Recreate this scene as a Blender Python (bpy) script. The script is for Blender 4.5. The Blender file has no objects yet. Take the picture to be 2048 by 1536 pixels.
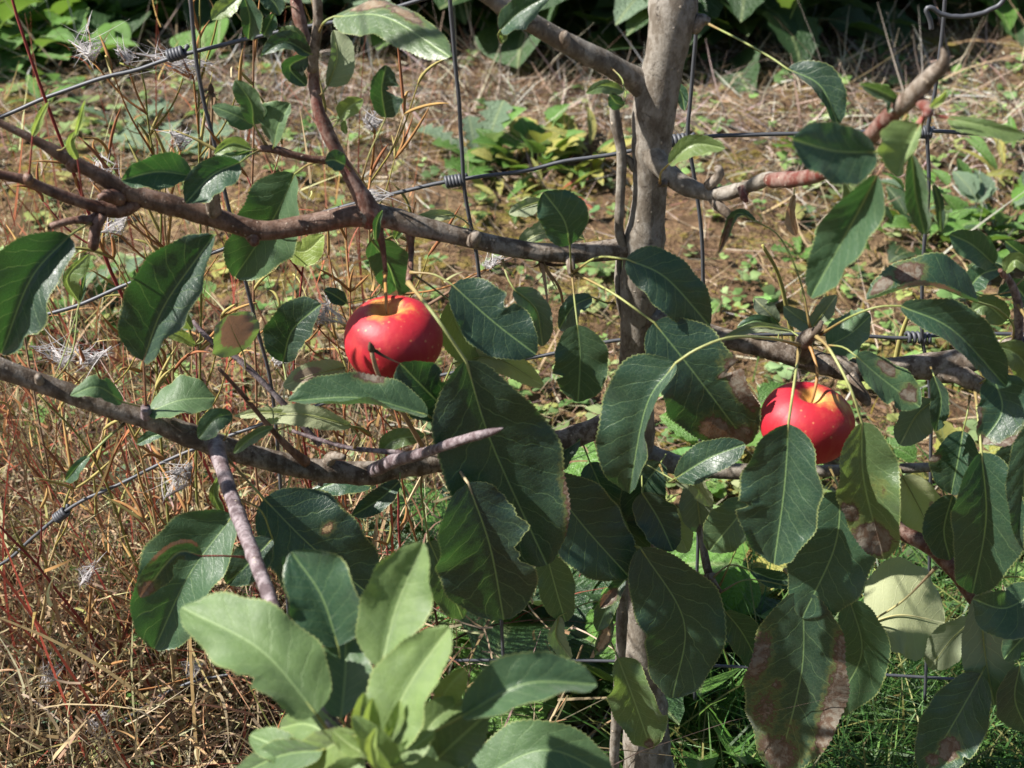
import bpy, math, random
import numpy as np
from mathutils import Vector, noise

random.seed(7)
rng = np.random.default_rng(11)
R = math.radians
scn = bpy.context.scene
COL = scn.collection

# ------------------------------------------------------------------ camera
F = 2974.0                       # focal length in photo pixels (2048 wide)
PITCH = R(30.0); CS, SN = math.cos(PITCH), math.sin(PITCH)
CAM_H, CAM_D = 0.83, 0.77        # height above the soil, distance to the trunk plane (y = 0)
cam_data = bpy.data.cameras.new("camera")
cam = bpy.data.objects.new("camera", cam_data)
COL.objects.link(cam)
cam.location = (0, -CAM_D, CAM_H)
cam.rotation_euler = (R(90) - PITCH, 0, 0)
cam_data.sensor_width = 36.0
cam_data.lens = 36.0 * F / 2048.0
cam_data.clip_start = 0.02
cam_data.clip_end = 300
cam_data.dof.use_dof = True
cam_data.dof.focus_distance = 0.97
cam_data.dof.aperture_fstop = 52.3 / 3.3
scn.camera = cam

# ------------------------------------------------------------------ sky, sun, exposure
SUN = Vector((-0.70, -0.06, 0.71)).normalized()
world = bpy.data.worlds.new("World")
scn.world = world
world.use_nodes = True
wn = world.node_tree
bg = wn.nodes["Background"]
sky = wn.nodes.new("ShaderNodeTexSky")
sky.sky_type = 'NISHITA'
sky.sun_disc = False
sky.sun_elevation = math.asin(SUN.z)
sky.sun_rotation = math.atan2(SUN.x, SUN.y)
wn.links.new(sky.outputs[0], bg.inputs[0])
bg.inputs[1].default_value = 0.05
sun_data = bpy.data.lights.new("sun", 'SUN')
sun_data.energy = 5.0
sun_data.angle = R(0.53)
sun_data.color = (1.0, 0.95, 0.88)
sun = bpy.data.objects.new("sun", sun_data)
sun.rotation_euler = SUN.to_track_quat('Z', 'Y').to_euler()
sun.location = SUN * 5
COL.objects.link(sun)
scn.view_settings.view_transform = 'Standard'
scn.view_settings.look = 'None'
scn.view_settings.gamma = 1.0
scn.view_settings.exposure = 1.5
scn.view_settings.use_curve_mapping = False
scn.cycles.use_denoising = True
scn.cycles.max_bounces = 4
scn.cycles.diffuse_bounces = 2
scn.cycles.glossy_bounces = 2
scn.cycles.transmission_bounces = 2
scn.cycles.transparent_max_bounces = 4


# ------------------------------------------------------------------ placing
def P(px, py, dy=0.0):
    """photo pixel -> point on the upright plane y = dy"""
    tx = (px - 1024) / F; ty = (py - 768) / F
    d = (CAM_D + dy) / (CS - ty * SN)
    return Vector((tx * d, dy, CAM_H - d * (SN + ty * CS)))


def mpp(px, py, dy=0.0):
    ty = (py - 768) / F
    return (CAM_D + dy) / (CS - ty * SN) / F


_gp = [(random.uniform(0, 6.28), random.uniform(5, 26), random.uniform(0, 6.28)) for _ in range(14)]


def gz(x, y):
    z = 0.0
    for a, k, ph in _gp:
        z = z + np.sin(k * (math.cos(a) * x + math.sin(a) * y) + ph) * (0.022 / k ** 0.5 / 2.2)
    return z


def G(px, py):
    """photo pixel -> point on the soil"""
    tx = (px - 1024) / F; ty = (py - 768) / F
    d = CAM_H / (SN + ty * CS)
    x = tx * d; y = -CAM_D + d * (CS - ty * SN)
    return Vector((x, y, float(gz(x, y))))


# ------------------------------------------------------------------ mesh helpers
ORIGIN = {}


def add_mesh(name, verts, faces, mat, parent=None, origin=None, smooth=True):
    v = np.asarray(verts, dtype=np.float64).reshape(-1, 3)
    o = Vector(origin) if origin is not None else Vector((0, 0, 0))
    me = bpy.data.meshes.new(name)
    me.from_pydata((v - np.array(o)).tolist(), [], [tuple(map(int, f)) for f in faces])
    if smooth:
        me.shade_smooth()
    if mat:
        me.materials.append(mat)
    ob = bpy.data.objects.new(name, me)
    COL.objects.link(ob)
    place(ob, parent, o)
    return ob


def place(ob, parent, o):
    o = Vector(o)
    ORIGIN[ob.name] = o
    if parent is not None:
        ob.parent = parent
        ob.location = o - ORIGIN[parent.name]
    else:
        ob.location = o


def empty(name, loc, label, cat, group=None):
    e = bpy.data.objects.new(name, None)
    e.empty_display_size = 0.05
    COL.objects.link(e)
    place(e, None, loc)
    tag(e, label, cat, group)
    return e


def tag(o, label=None, cat=None, group=None, kind=None):
    if label: o["label"] = label
    if cat: o["category"] = cat
    if group: o["group"] = group
    if kind: o["kind"] = kind
    return o


def pcol(me, name, arr):
    a = me.attributes.new(name, 'FLOAT_COLOR', 'POINT')
    a.data.foreach_set("color", np.asarray(arr, dtype=np.float32).ravel())


def spline(pts, n):
    """Catmull-Rom through pts (any dimension), n samples, even in chord length"""
    p = np.asarray(pts, dtype=float)
    if len(p) == 2:
        t = np.linspace(0, 1, n)[:, None]
        return p[0] * (1 - t) + p[1] * t
    q = np.vstack([2 * p[0] - p[1], p, 2 * p[-1] - p[-2]])
    out = []
    for i in range(1, len(q) - 2):
        t = np.linspace(0, 1, 24, endpoint=False)[:, None]
        a, b, c, d = q[i - 1], q[i], q[i + 1], q[i + 2]
        out.append(0.5 * (2 * b + (c - a) * t + (2 * a - 5 * b + 4 * c - d) * t ** 2 + (3 * b - a - 3 * c + d) * t ** 3))
    out = np.vstack(out + [p[-1:]])
    s = np.concatenate([[0], np.cumsum(np.linalg.norm(np.diff(out[:, :3], axis=0), axis=1))])
    u = np.linspace(0, s[-1], n)
    return np.stack([np.interp(u, s, out[:, k]) for k in range(out.shape[1])], axis=1)


def tube(path, rad, seg=8, bump=0.0, bscale=90.0, cap=True, seed=0.0):
    p = np.asarray(path, float); n = len(p)
    rad = np.broadcast_to(np.asarray(rad, float), (n,))
    T = np.gradient(p, axis=0); T /= np.linalg.norm(T, axis=1)[:, None] + 1e-12
    ref = np.array([0.31, 0.2, 0.93])
    if abs(T[0] @ ref) > 0.9: ref = np.array([1.0, 0.1, 0])
    A = np.zeros_like(p); a = ref - (ref @ T[0]) * T[0]; a /= np.linalg.norm(a)
    for i in range(n):
        a = a - (a @ T[i]) * T[i]; a /= np.linalg.norm(a) + 1e-12; A[i] = a
    B = np.cross(T, A)
    th = np.linspace(0, 2 * np.pi, seg, endpoint=False)
    verts = p[:, None, :] + rad[:, None, None] * (np.cos(th)[None, :, None] * A[:, None, :] + np.sin(th)[None, :, None] * B[:, None, :])
    if bump > 0:
        dirs = verts - p[:, None, :]
        for i in range(n):
            for j in range(seg):
                q = Vector(verts[i, j]) * bscale + Vector((seed, seed * 1.7, 0))
                k = noise.noise(q) * 0.65 + noise.noise(q * 2.7) * 0.35
                verts[i, j] += dirs[i, j] * k * bump
    verts = verts.reshape(-1, 3).tolist()
    faces = []
    for i in range(n - 1):
        for j in range(seg):
            k = (j + 1) % seg
            faces.append((i * seg + j, i * seg + k, (i + 1) * seg + k, (i + 1) * seg + j))
    if cap:
        faces.append(tuple(range(seg - 1, -1, -1)))
        faces.append(tuple((n - 1) * seg + j for j in range(seg)))
    return verts, faces


class Bag:
    def __init__(s): s.v = []; s.f = []; s.c = []
    def add(s, vf, col=None):
        o = len(s.v); v, f = vf
        s.v.extend([tuple(x) for x in v]); s.f.extend([tuple(i + o for i in q) for q in f])
        if col is not None: s.c.extend([col] * len(v))


# ------------------------------------------------------------------ materials
class NT:
    def __init__(s, name):
        s.m = bpy.data.materials.new(name); s.m.use_nodes = True
        s.t = s.m.node_tree; s.t.nodes.clear()
        s.out = s.n("ShaderNodeOutputMaterial")
    def n(s, typ, **kw):
        x = s.t.nodes.new(typ)
        for k, v in kw.items(): setattr(x, k, v)
        return x
    def l(s, a, b): s.t.links.new(a, b)
    def setin(s, sock, v):
        if hasattr(v, "is_output") or isinstance(v, bpy.types.NodeSocket): s.l(v, sock)
        else: sock.default_value = v
    def math(s, op, a, b=0.0, c=None, clamp=False):
        x = s.n("ShaderNodeMath", operation=op, use_clamp=clamp)
        s.setin(x.inputs[0], a); s.setin(x.inputs[1], b)
        if c is not None: s.setin(x.inputs[2], c)
        return x.outputs[0]
    def mix(s, f, a, b, blend='MIX'):
        x = s.n("ShaderNodeMix", data_type='RGBA', blend_type=blend)
        s.setin(x.inputs[0], f)
        s.setin(x.inputs[6], a if isinstance(a, bpy.types.NodeSocket) else (*a[:3], 1))
        s.setin(x.inputs[7], b if isinstance(b, bpy.types.NodeSocket) else (*b[:3], 1))
        return x.outputs[2]
    def step(s, v, lo, hi, a=0.0, b=1.0):
        x = s.n("ShaderNodeMapRange", interpolation_type='SMOOTHSTEP')
        s.setin(x.inputs[0], v); x.inputs[1].default_value = lo; x.inputs[2].default_value = hi
        x.inputs[3].default_value = a; x.inputs[4].default_value = b
        return x.outputs[0]
    def noise(s, vec, scale, detail=3, rough=0.55, dist=0.0):
        x = s.n("ShaderNodeTexNoise"); s.l(vec, x.inputs["Vector"])
        x.inputs["Scale"].default_value = scale; x.inputs["Detail"].default_value = detail
        x.inputs["Roughness"].default_value = rough; x.inputs["Distortion"].default_value = dist
        return x.outputs["Fac"]
    def voro(s, vec, scale, feature='F1'):
        x = s.n("ShaderNodeTexVoronoi", feature=feature); s.l(vec, x.inputs["Vector"])
        x.inputs["Scale"].default_value = scale
        return x.outputs["Distance"]
    def bump(s, h, strength, dist):
        x = s.n("ShaderNodeBump"); s.l(h, x.inputs["Height"])
        x.inputs["Strength"].default_value = strength; x.inputs["Distance"].default_value = dist
        return x.outputs[0]
    def bsdf(s, col, rough=0.5, normal=None, spec=0.5):
        x = s.n("ShaderNodeBsdfPrincipled")
        s.setin(x.inputs["Base Color"], col if isinstance(col, bpy.types.NodeSocket) else (*col[:3], 1))
        s.setin(x.inputs["Roughness"], rough)
        s.setin(x.inputs["Specular IOR Level"], spec)
        if normal is not None: s.l(normal, x.inputs["Normal"])
        return x
    def end(s, sh):
        s.l(sh, s.out.inputs[0]); return s.m


def leaf_material():
    m = NT("apple_leaf")
    uv = m.n("ShaderNodeUVMap", uv_map="tv"); ph = m.n("ShaderNodeUVMap", uv_map="metric")
    sx = m.n("ShaderNodeSeparateXYZ"); m.l(uv.outputs[0], sx.inputs[0])
    t = sx.outputs[0]; v = m.math('MULTIPLY_ADD', sx.outputs[1], 2.0, -1.0); av = m.math('ABSOLUTE', v)
    sp = m.n("ShaderNodeSeparateXYZ"); m.l(ph.outputs[0], sp.inputs[0])
    s_abs = m.math('ABSOLUTE', m.math('SUBTRACT', sp.outputs[1], 0.5))      # units of 0.1 m
    at = m.n("ShaderNodeAttribute", attribute_name="lf")
    sa = m.n("ShaderNodeSeparateColor"); m.l(at.outputs["Color"], sa.inputs[0])
    dmg, yel, rnd = sa.outputs[0], sa.outputs[1], sa.outputs[2]; tan = at.outputs["Alpha"]
    pv = ph.outputs[0]
    # veins
    mid = m.step(s_abs, 0.0025, 0.0065, 1, 0)
    c = m.math('SUBTRACT', m.math('MULTIPLY', t, 8.0), m.math('MULTIPLY', m.math('POWER', av, 0.85), 1.7))
    c = m.math('ADD', c, m.math('MULTIPLY', m.math('GREATER_THAN', v, 0.0), 0.45))
    wob = m.math('MULTIPLY', m.math('SUBTRACT', m.noise(pv, 11, 1), 0.5), 0.6)
    c = m.math('ADD', c, wob)
    fr = m.math('ABSOLUTE', m.math('SUBTRACT', m.math('FRACT', c), 0.5))
    lat = m.step(fr, 0.0, 0.04, 1, 0)
    lat = m.math('MULTIPLY', lat, m.step(av, 0.8, 0.97, 1, 0))
    cell = m.voro(pv, 42, 'DISTANCE_TO_EDGE')
    net = m.step(cell, 0.0, 0.08, 1, 0)
    big = m.noise(pv, 9, 3); fine = m.noise(pv, 130, 3); fib = m.noise(pv, 55, 4, 0.7)
    # colours
    g = m.mix(rnd, (0.0045, 0.0160, 0.0120), (0.013, 0.038, 0.019))
    g = m.mix(m.math('SUBTRACT', rnd, 1.0, clamp=True), g, (0.066, 0.118, 0.034))
    g = m.mix(yel, g, (0.16, 0.21, 0.04))
    g = m.mix(m.step(big, 0.35, 0.75, 0, 0.35), g, (0.022, 0.048, 0.020))
    veincol = m.mix(yel, (0.10, 0.16, 0.06), (0.33, 0.38, 0.15))
    g = m.mix(m.math('MULTIPLY', net, 0.13), g, veincol)
    g = m.mix(m.math('MULTIPLY', lat, 0.36), g, veincol)
    g = m.mix(m.math('MULTIPLY', mid, 0.75), g, veincol)
    speck = m.math('MULTIPLY', m.step(m.noise(pv, 230, 3), 0.58, 0.70), m.step(m.noise(pv, 14, 4), 0.42, 0.60))
    g = m.mix(m.math('MULTIPLY', speck, 0.26), g, (0.20, 0.22, 0.17))
    rim = m.step(av, 0.955, 0.99)
    g = m.mix(m.math('MULTIPLY', rim, 0.5), g, (0.24, 0.27, 0.09))
    # damage
    dn = m.math('ADD', dmg, m.math('MULTIPLY', m.math('SUBTRACT', m.noise(pv, 34, 4, 0.65), 0.5), 0.75))
    dm = m.math('MULTIPLY', m.step(dn, 0.46, 0.58), m.step(dmg, 0.05, 0.2))
    halo = m.math('MULTIPLY', m.step(dn, 0.22, 0.50), m.step(dmg, 0.04, 0.25))
    bn = m.noise(pv, 21, 5, 0.7, 0.6)
    brown = m.mix(m.step(bn, 0.40, 0.60), m.mix(fib, (0.028, 0.016, 0.009), (0.085, 0.046, 0.024)), m.mix(fib, (0.065, 0.054, 0.040), (0.165, 0.148, 0.115)))
    brown = m.mix(tan, brown, m.mix(fib, (0.22, 0.13, 0.05), (0.50, 0.37, 0.20)))
    g = m.mix(m.math('MULTIPLY', halo, 0.45), g, (0.12, 0.12, 0.03))
    up = m.mix(dm, g, brown)
    drim = m.math('MULTIPLY', m.math('MULTIPLY', m.step(dn, 0.44, 0.50), m.step(dn, 0.54, 0.64, 1, 0)), m.step(dmg, 0.05, 0.2))
    up = m.mix(m.math('MULTIPLY', drim, 0.85), up, (0.035, 0.014, 0.008))
    un = m.mix(yel, (0.11, 0.135, 0.08), (0.30, 0.30, 0.12))
    un = m.mix(m.math('MULTIPLY', fib, 0.5), un, (0.17, 0.19, 0.13))
    un = m.mix(m.math('MULTIPLY', m.math('MAXIMUM', m.math('MULTIPLY', lat, 0.5), mid), 0.6), un, (0.36, 0.37, 0.22))
    un = m.mix(m.math('MULTIPLY', dm, 0.75), un, (0.17, 0.12, 0.09))
    geo = m.n("ShaderNodeNewGeometry"); back = geo.outputs["Backfacing"]
    col = m.mix(back, up, un)
    h = m.math('ADD', m.math('MULTIPLY', m.math('MAXIMUM', lat, mid), -1.0), m.math('ADD', m.math('MULTIPLY', net, -0.45), m.math('MULTIPLY', fine, 0.5)))
    nb = m.bump(h, 0.34, 0.0005)
    rough = m.math('ADD', m.math('MULTIPLY', fib, 0.28), 0.28)
    rough = m.math('ADD', rough, m.math('MULTIPLY', m.math('MAXIMUM', back, dm), 0.3))
    rough = m.math('ADD', rough, m.math('MULTIPLY', m.math('SUBTRACT', rnd, 1.0, clamp=True), 0.3))
    b = m.bsdf(col, rough, nb, 0.42)
    b.inputs["Sheen Weight"].default_value = 0.10
    b.inputs["Sheen Roughness"].default_value = 0.45
    tr = m.n("ShaderNodeBsdfTranslucent")
    tc = m.mix(yel, (0.013, 0.040, 0.006), (0.24, 0.30, 0.05))
    tc = m.mix(m.math('MULTIPLY', m.math('MAXIMUM', m.math('MULTIPLY', lat, 0.6), mid), 0.6), tc, (0.12, 0.17, 0.04))
    tc = m.mix(dm, tc, (0.06, 0.03, 0.015))
    m.l(tc, tr.inputs[0]); m.l(nb, tr.inputs["Normal"])
    mx = m.n("ShaderNodeAddShader")
    m.l(b.outputs[0], mx.inputs[0]); m.l(tr.outputs[0], mx.inputs[1])
    return m.end(mx.outputs[0])


def bark_material(name, dark, light, silver, sil_amt, scale=1.0, rough=0.75, red=None):
    m = NT(name)
    tc = m.n("ShaderNodeTexCoord"); o = tc.outputs["Object"]
    mp = m.n('ShaderNodeMapping'); m.l(o, mp.inputs[0]); mp.inputs['Scale'].default_value = (1, 1, 0.55)
    n1 = m.noise(mp.outputs[0], 120 * scale, 6, 0.72); n2 = m.noise(o, 260 * scale, 4, 0.7); n3 = m.noise(o, 18 * scale, 3)
    c = m.mix(m.step(m.math('ADD', m.math('MULTIPLY', n1, 0.75), m.math('MULTIPLY', n3, 0.25)), 0.33, 0.66), dark, light)
    if red: c = m.mix(m.step(n3, 0.42, 0.62), c, red)
    c = m.mix(m.math('MULTIPLY', m.step(m.math('ADD', n1, m.math('MULTIPLY', n2, 0.4)), 0.62, 0.82), sil_amt), c, silver)
    lent = m.step(m.voro(o, 170 * scale), 0.10, 0.20, 1, 0)
    lsel = m.step(m.noise(o, 75 * scale, 1), 0.50, 0.56)
    c = m.mix(m.math('MULTIPLY', m.math('MULTIPLY', lent, lsel), 0.7), c, (0.42, 0.35, 0.27))
    crack = m.step(m.noise(o, 120 * scale, 5, 0.75, 1.5), 0.33, 0.42, 1, 0)
    c = m.mix(m.math('MULTIPLY', crack, 0.7), c, (0.03, 0.022, 0.018))
    c = m.mix(m.math('MULTIPLY', m.step(n2, 0.45, 0.75), 0.55), c, dark)
    h = m.math('ADD', m.math('ADD', n1, m.math('MULTIPLY', n2, 0.6)), m.math('MULTIPLY', m.math('MULTIPLY', lent, lsel), 0.8))
    h = m.math('SUBTRACT', h, m.math('MULTIPLY', crack, 0.6))
    b = m.bsdf(c, rough, m.bump(h, 0.55, 0.0011), 0.3)
    return m.end(b.outputs[0])


def colour_material(name, rough=0.6, translucent=0.0, spec=0.3, grain=0.35, gscale=180.0):
    """colour comes from the point attribute 'col' with fine grain on top"""
    m = NT(name)
    at = m.n("ShaderNodeAttribute", attribute_name="col")
    tc = m.n("ShaderNodeTexCoord")
    n = m.noise(tc.outputs["Object"], gscale, 3, 0.6)
    c = m.mix(m.math('MULTIPLY', m.step(n, 0.35, 0.7), grain), at.outputs["Color"], m.mix(0.55, at.outputs["Color"], (0.02, 0.015, 0.01)))
    b = m.bsdf(c, rough, None, spec)
    if translucent:
        t = m.n("ShaderNodeBsdfTranslucent"); m.l(c, t.inputs[0])
        x = m.n("ShaderNodeMixShader"); x.inputs[0].default_value = translucent
        m.l(b.outputs[0], x.inputs[1]); m.l(t.outputs[0], x.inputs[2])
        return m.end(x.outputs[0])
    return m.end(b.outputs[0])


def soil_material():
    m = NT("soil")
    tc = m.n("ShaderNodeTexCoord"); o = tc.outputs["Object"]
    a = m.noise(o, 3.2, 4); b_ = m.noise(o, 22, 5, 0.65); c_ = m.noise(o, 95, 5, 0.7); d = m.noise(o, 6.5, 4, 0.6, 0.4)
    c = m.mix(m.step(b_, 0.3, 0.7), (0.06, 0.036, 0.02), (0.17, 0.108, 0.062))
    c = m.mix(m.math('MULTIPLY', m.step(c_, 0.5, 0.75), 0.55), c, (0.29, 0.20, 0.115))
    c = m.mix(m.math('MULTIPLY', m.step(m.math('ADD', a, m.math('MULTIPLY', c_, 0.35)), 0.66, 0.86), 0.6), c, (0.31, 0.22, 0.13))
    moss = m.math('MULTIPLY', m.step(m.math('ADD', d, m.math('MULTIPLY', m.math('SUBTRACT', c_, 0.5), 0.5)), 0.50, 0.62), 0.8)
    c = m.mix(moss, c, m.mix(c_, (0.085, 0.075, 0.012), (0.24, 0.19, 0.04)))
    peb = m.voro(o, 130)
    h = m.math('ADD', m.math('MULTIPLY', b_, 1.3), m.math('ADD', m.math('MULTIPLY', c_, 0.9), m.math('MULTIPLY', peb, 0.3)))
    s = m.bsdf(c, 0.95, m.bump(h, 1.0, 0.012), 0.1)
    return m.end(s.outputs[0])


def apple_material(name, gold, seed):
    m = NT(name)
    tc = m.n("ShaderNodeTexCoord"); o = tc.outputs["Object"]
    mp = m.n("ShaderNodeMapping"); m.l(o, mp.inputs[0]); mp.inputs["Location"].default_value = (seed, seed * 2, 0)
    q = mp.outputs[0]
    sx = m.n("ShaderNodeSeparateXYZ"); m.l(o, sx.inputs[0])
    x, y, z = sx.outputs
    r = m.math('SQRT', m.math('ADD', m.math('MULTIPLY', x, x), m.math('MULTIPLY', y, y)))
    n1 = m.noise(q, 70, 4, 0.6); n2 = m.noise(q, 320, 3); n0 = m.noise(q, 26, 2)
    red = m.mix(n0, (0.24, 0.006, 0.014), (0.40, 0.014, 0.026))
    streak_v = m.n("ShaderNodeMapping"); m.l(q, streak_v.inputs[0]); streak_v.inputs["Scale"].default_value = (1, 1, 0.12)
    st = m.noise(streak_v.outputs[0], 210, 3)
    red = m.mix(m.math('MULTIPLY', m.step(st, 0.48, 0.72), 0.4), red, (0.38, 0.04, 0.03))
    # yellow around the stalk, ragged
    k = m.math('ADD', m.math('MULTIPLY', r, 1.0 / 0.030), m.math('MULTIPLY', m.math('SUBTRACT', n1, 0.5), 1.3))
    k = m.math('ADD', k, m.math('MULTIPLY', x, -gold))
    top = m.math('MULTIPLY', m.step(k, 0.08, 0.44, 1, 0), m.step(z, 0.0, 0.012))
    yellow = m.mix(n1, (0.42, 0.16, 0.03), (0.46, 0.29, 0.08))
    c = m.mix(top, red, yellow)
    # russet net on the right side
    rn = m.math('MULTIPLY', m.step(m.noise(q, 150, 5, 0.75, 0.8), 0.54, 0.60), m.step(m.math('ADD', m.math('MULTIPLY', x, gold * 1.1), m.math('MULTIPLY', n1, 0.45)), 0.62, 0.85))
    c = m.mix(m.math('MULTIPLY', rn, 0.85), c, (0.36, 0.19, 0.05))
    sp = m.math('MULTIPLY', m.step(m.voro(q, 240), 0.10, 0.22, 1, 0), m.step(m.noise(q, 110, 1), 0.50, 0.58))
    c = m.mix(m.math('MULTIPLY', sp, 0.6), c, (0.48, 0.22, 0.09))
    low = m.step(z, -0.024, -0.012, 1, 0)
    c = m.mix(m.math('MULTIPLY', low, 0.55), c, (0.55, 0.16, 0.04))
    rough = m.math('ADD', m.math('MULTIPLY', n1, 0.34), 0.38)
    b = m.bsdf(c, rough, m.bump(m.math('ADD', n2, m.math('MULTIPLY', n1, 1.5)), 0.2, 0.0007), 0.4)
    b.inputs["Coat Weight"].default_value = 0.0
    b.inputs["Coat Roughness"].default_value = 0.2
    b.inputs["Subsurface Weight"].default_value = 0.06
    b.inputs["Subsurface Radius"].default_value = (0.01, 0.003, 0.002)
    b.inputs["Subsurface Scale"].default_value = 0.3
    return m.end(b.outputs[0])


def wire_material():
    m = NT("galvanised_wire")
    tc = m.n("ShaderNodeTexCoord"); o = tc.outputs["Object"]
    n = m.noise(o, 120, 4, 0.65); n2 = m.noise(o, 25, 2)
    c = m.mix(n, (0.032, 0.035, 0.041), (0.085, 0.089, 0.10))
    c = m.mix(m.math('MULTIPLY', m.step(n2, 0.6, 0.75), 0.25), c, (0.16, 0.12, 0.09))
    b = m.bsdf(c, 0.55, m.bump(n, 0.3, 0.0004), 0.5)
    b.inputs["Metallic"].default_value = 0.25
    return m.end(b.outputs[0])


LEAF = leaf_material()
BARK = bark_material("trunk_bark", (0.082, 0.066, 0.050), (0.165, 0.142, 0.112), (0.27, 0.25, 0.22), 0.6)
BARK2 = bark_material("branch_bark", (0.050, 0.035, 0.024), (0.128, 0.095, 0.067), (0.28, 0.25, 0.215), 0.6, 1.3)
YOUNG = bark_material("young_bark", (0.045, 0.02, 0.014), (0.13, 0.06, 0.036), (0.24, 0.17, 0.14), 0.45, 1.3, 0.55)
BROWN = bark_material("brown_bark", (0.052, 0.027, 0.017), (0.125, 0.070, 0.044), (0.25, 0.19, 0.16), 0.3, 1.5, 0.5)
REDBARK = bark_material("red_bark", (0.06, 0.026, 0.018), (0.14, 0.062, 0.04), (0.25, 0.19, 0.16), 0.6, 1.5, 0.55, (0.10, 0.026, 0.019))
PURPLE = bark_material("purple_bark", (0.05, 0.034, 0.037), (0.13, 0.092, 0.096), (0.28, 0.245, 0.255), 0.7, 1.3, 0.6)
STALK = colour_material("stalk", 0.5, 0.15, 0.4, 0.3, 260)
DRY = colour_material("dry_plant", 0.9, 0.2, 0.06, 0.4, 140)
GREEN = colour_material("weed_green", 0.5, 0.35, 0.4, 0.45, 90)
FLUFF = colour_material("fluff", 0.6, 0.5, 0.3, 0.0)
SOIL = soil_material()
WIRE = wire_material()

# ------------------------------------------------------------------ soil
xs = np.concatenate([-np.geomspace(60, 2.2, 26), np.linspace(-2.1, 2.1, 190), np.geomspace(2.2, 60, 26)])
ys = np.concatenate([-np.geomspace(30, 1.0, 16), np.linspace(-0.9, 3.4, 200), np.geomspace(3.5, 120, 26)])
X, Y = np.meshgrid(xs, ys)
Z = gz(X, Y)
rough_z = np.array([noise.noise(Vector((x * 9, y * 9, 1.3))) * 0.010 + noise.noise(Vector((x * 30, y * 30, 4.1))) * 0.005 + noise.noise(Vector((x * 75, y * 75, 8.1))) * 0.0025
                    for x, y in zip(X.ravel(), Y.ravel())]).reshape(X.shape)
Z = Z + np.where((np.abs(X) < 2.2) & (Y < 3.5), rough_z, 0)
nx, ny = len(xs), len(ys)
gf = [(j * nx + i, j * nx + i + 1, (j + 1) * nx + i + 1, (j + 1) * nx + i) for j in range(ny - 1) for i in range(nx - 1)]
ground = add_mesh("ground", np.stack([X, Y, Z], -1).reshape(-1, 3), gf, SOIL)
tag(ground, "brown orchard soil with moss and dry litter", "soil", kind="structure")


# ------------------------------------------------------------------ wire fence
fence = empty("wire_fence", P(1024, 1500, 0.06), "grey galvanised wire mesh fence with coiled knots behind the apple tree", "fence")
FY = 0.06


def wire(name, pts, r=0.0012, dys=None, seg=8, jit=0.0006):
    q = []
    for i, p in enumerate(pts):
        d = FY + (p[2] if len(p) > 2 else 0)
        q.append(P(p[0], p[1], d))
    n = max(10, len(pts) * 7)
    path = spline(q, n)
    path[:, 0] += np.array([noise.noise(Vector((i * 0.23, len(pts), 3.3))) for i in range(n)]) * jit
    path[:, 2] += np.array([noise.noise(Vector((i * 0.23, len(pts), 9.3))) for i in range(n)]) * jit
    return add_mesh(name, *tube(path, r, seg), WIRE, fence, q[0])


H1 = [(-260, 330), (-20, 242), (100, 192), (200, 157), (270, 140), (345, 116), (500, 76), (620, 52), (700, 38), (800, 12), (930, -25), (1300, -120)]
H2 = [(-260, 760), (-10, 677), (60, 640), (150, 612), (270, 562), (430, 505), (600, 440), (760, 395), (900, 362), (1050, 341), (1130, 322), (1230, 309), (1375, 277), (1500, 270), (1620, 266), (1853, 262), (2060, 276), (2300, 290)]
H3 = [(-260, 1230), (-20, 1140), (70, 1072), (150, 1009), (240, 968), (393, 896), (600, 822), (760, 775), (910, 745), (1088, 710), (1235, 681), (1400, 672), (1620, 668), (1790, 676), (1845, 672), (2000, 668), (2300, 672)]
H4 = [(-100, 1690), (165, 1538), (222, 1476), (253, 1438), (400, 1360), (700, 1330), (1000, 1320), (1300, 1325), (1738, 1348), (2060, 1365), (2300, 1370)]
for h in (H1, H2, H3, H4): wire("horizontal_wire", h)
V = [
    [(375, -200), (381, -10), (388, 90), (404, 190), (425, 270), (440, 340), (470, 470), (510, 640), (545, 790), (560, 960), (575, 1200), (590, 1420)],
    [(890, -200), (899, -10), (905, 60), (916, 180), (922, 280), (926, 360), (938, 430), (955, 520), (962, 620), (970, 730), (985, 900), (1000, 1150), (1010, 1400)],
    [(1394, -200), (1392, -10), (1390, 80), (1380, 200), (1376, 278), (1388, 350), (1400, 440), (1407, 560), (1408, 670), (1400, 900), (1395, 1150), (1390, 1400)],
    [(1900, -200), (1890, -10), (1885, 60), (1872, 170), (1855, 262), (1857, 390), (1848, 500), (1843, 600), (1845, 680), (1858, 760), (1862, 900), (1858, 1150), (1850, 1400)],
]
for v in V: wire("vertical_wire", [(a, b, -0.0024) for a, b in v])
for v in ([(-130, y) for y in range(-100, 1601, 200)], [(2380, y) for y in range(-100, 1601, 200)]):
    wire("vertical_wire", [(a, b, -0.0024) for a, b in v])
wire("loose_wire", [(1862, 58, -0.02), (1858, 36, -0.02), (1853, 20, -0.02), (1860, 14, -0.02), (1885, 28, -0.02), (1920, 33, -0.02), (1960, 27, -0.02), (1990, 15, -0.02), (2010, -4, -0.02), (2020, -60, -0.02)], 0.0014)


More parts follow.
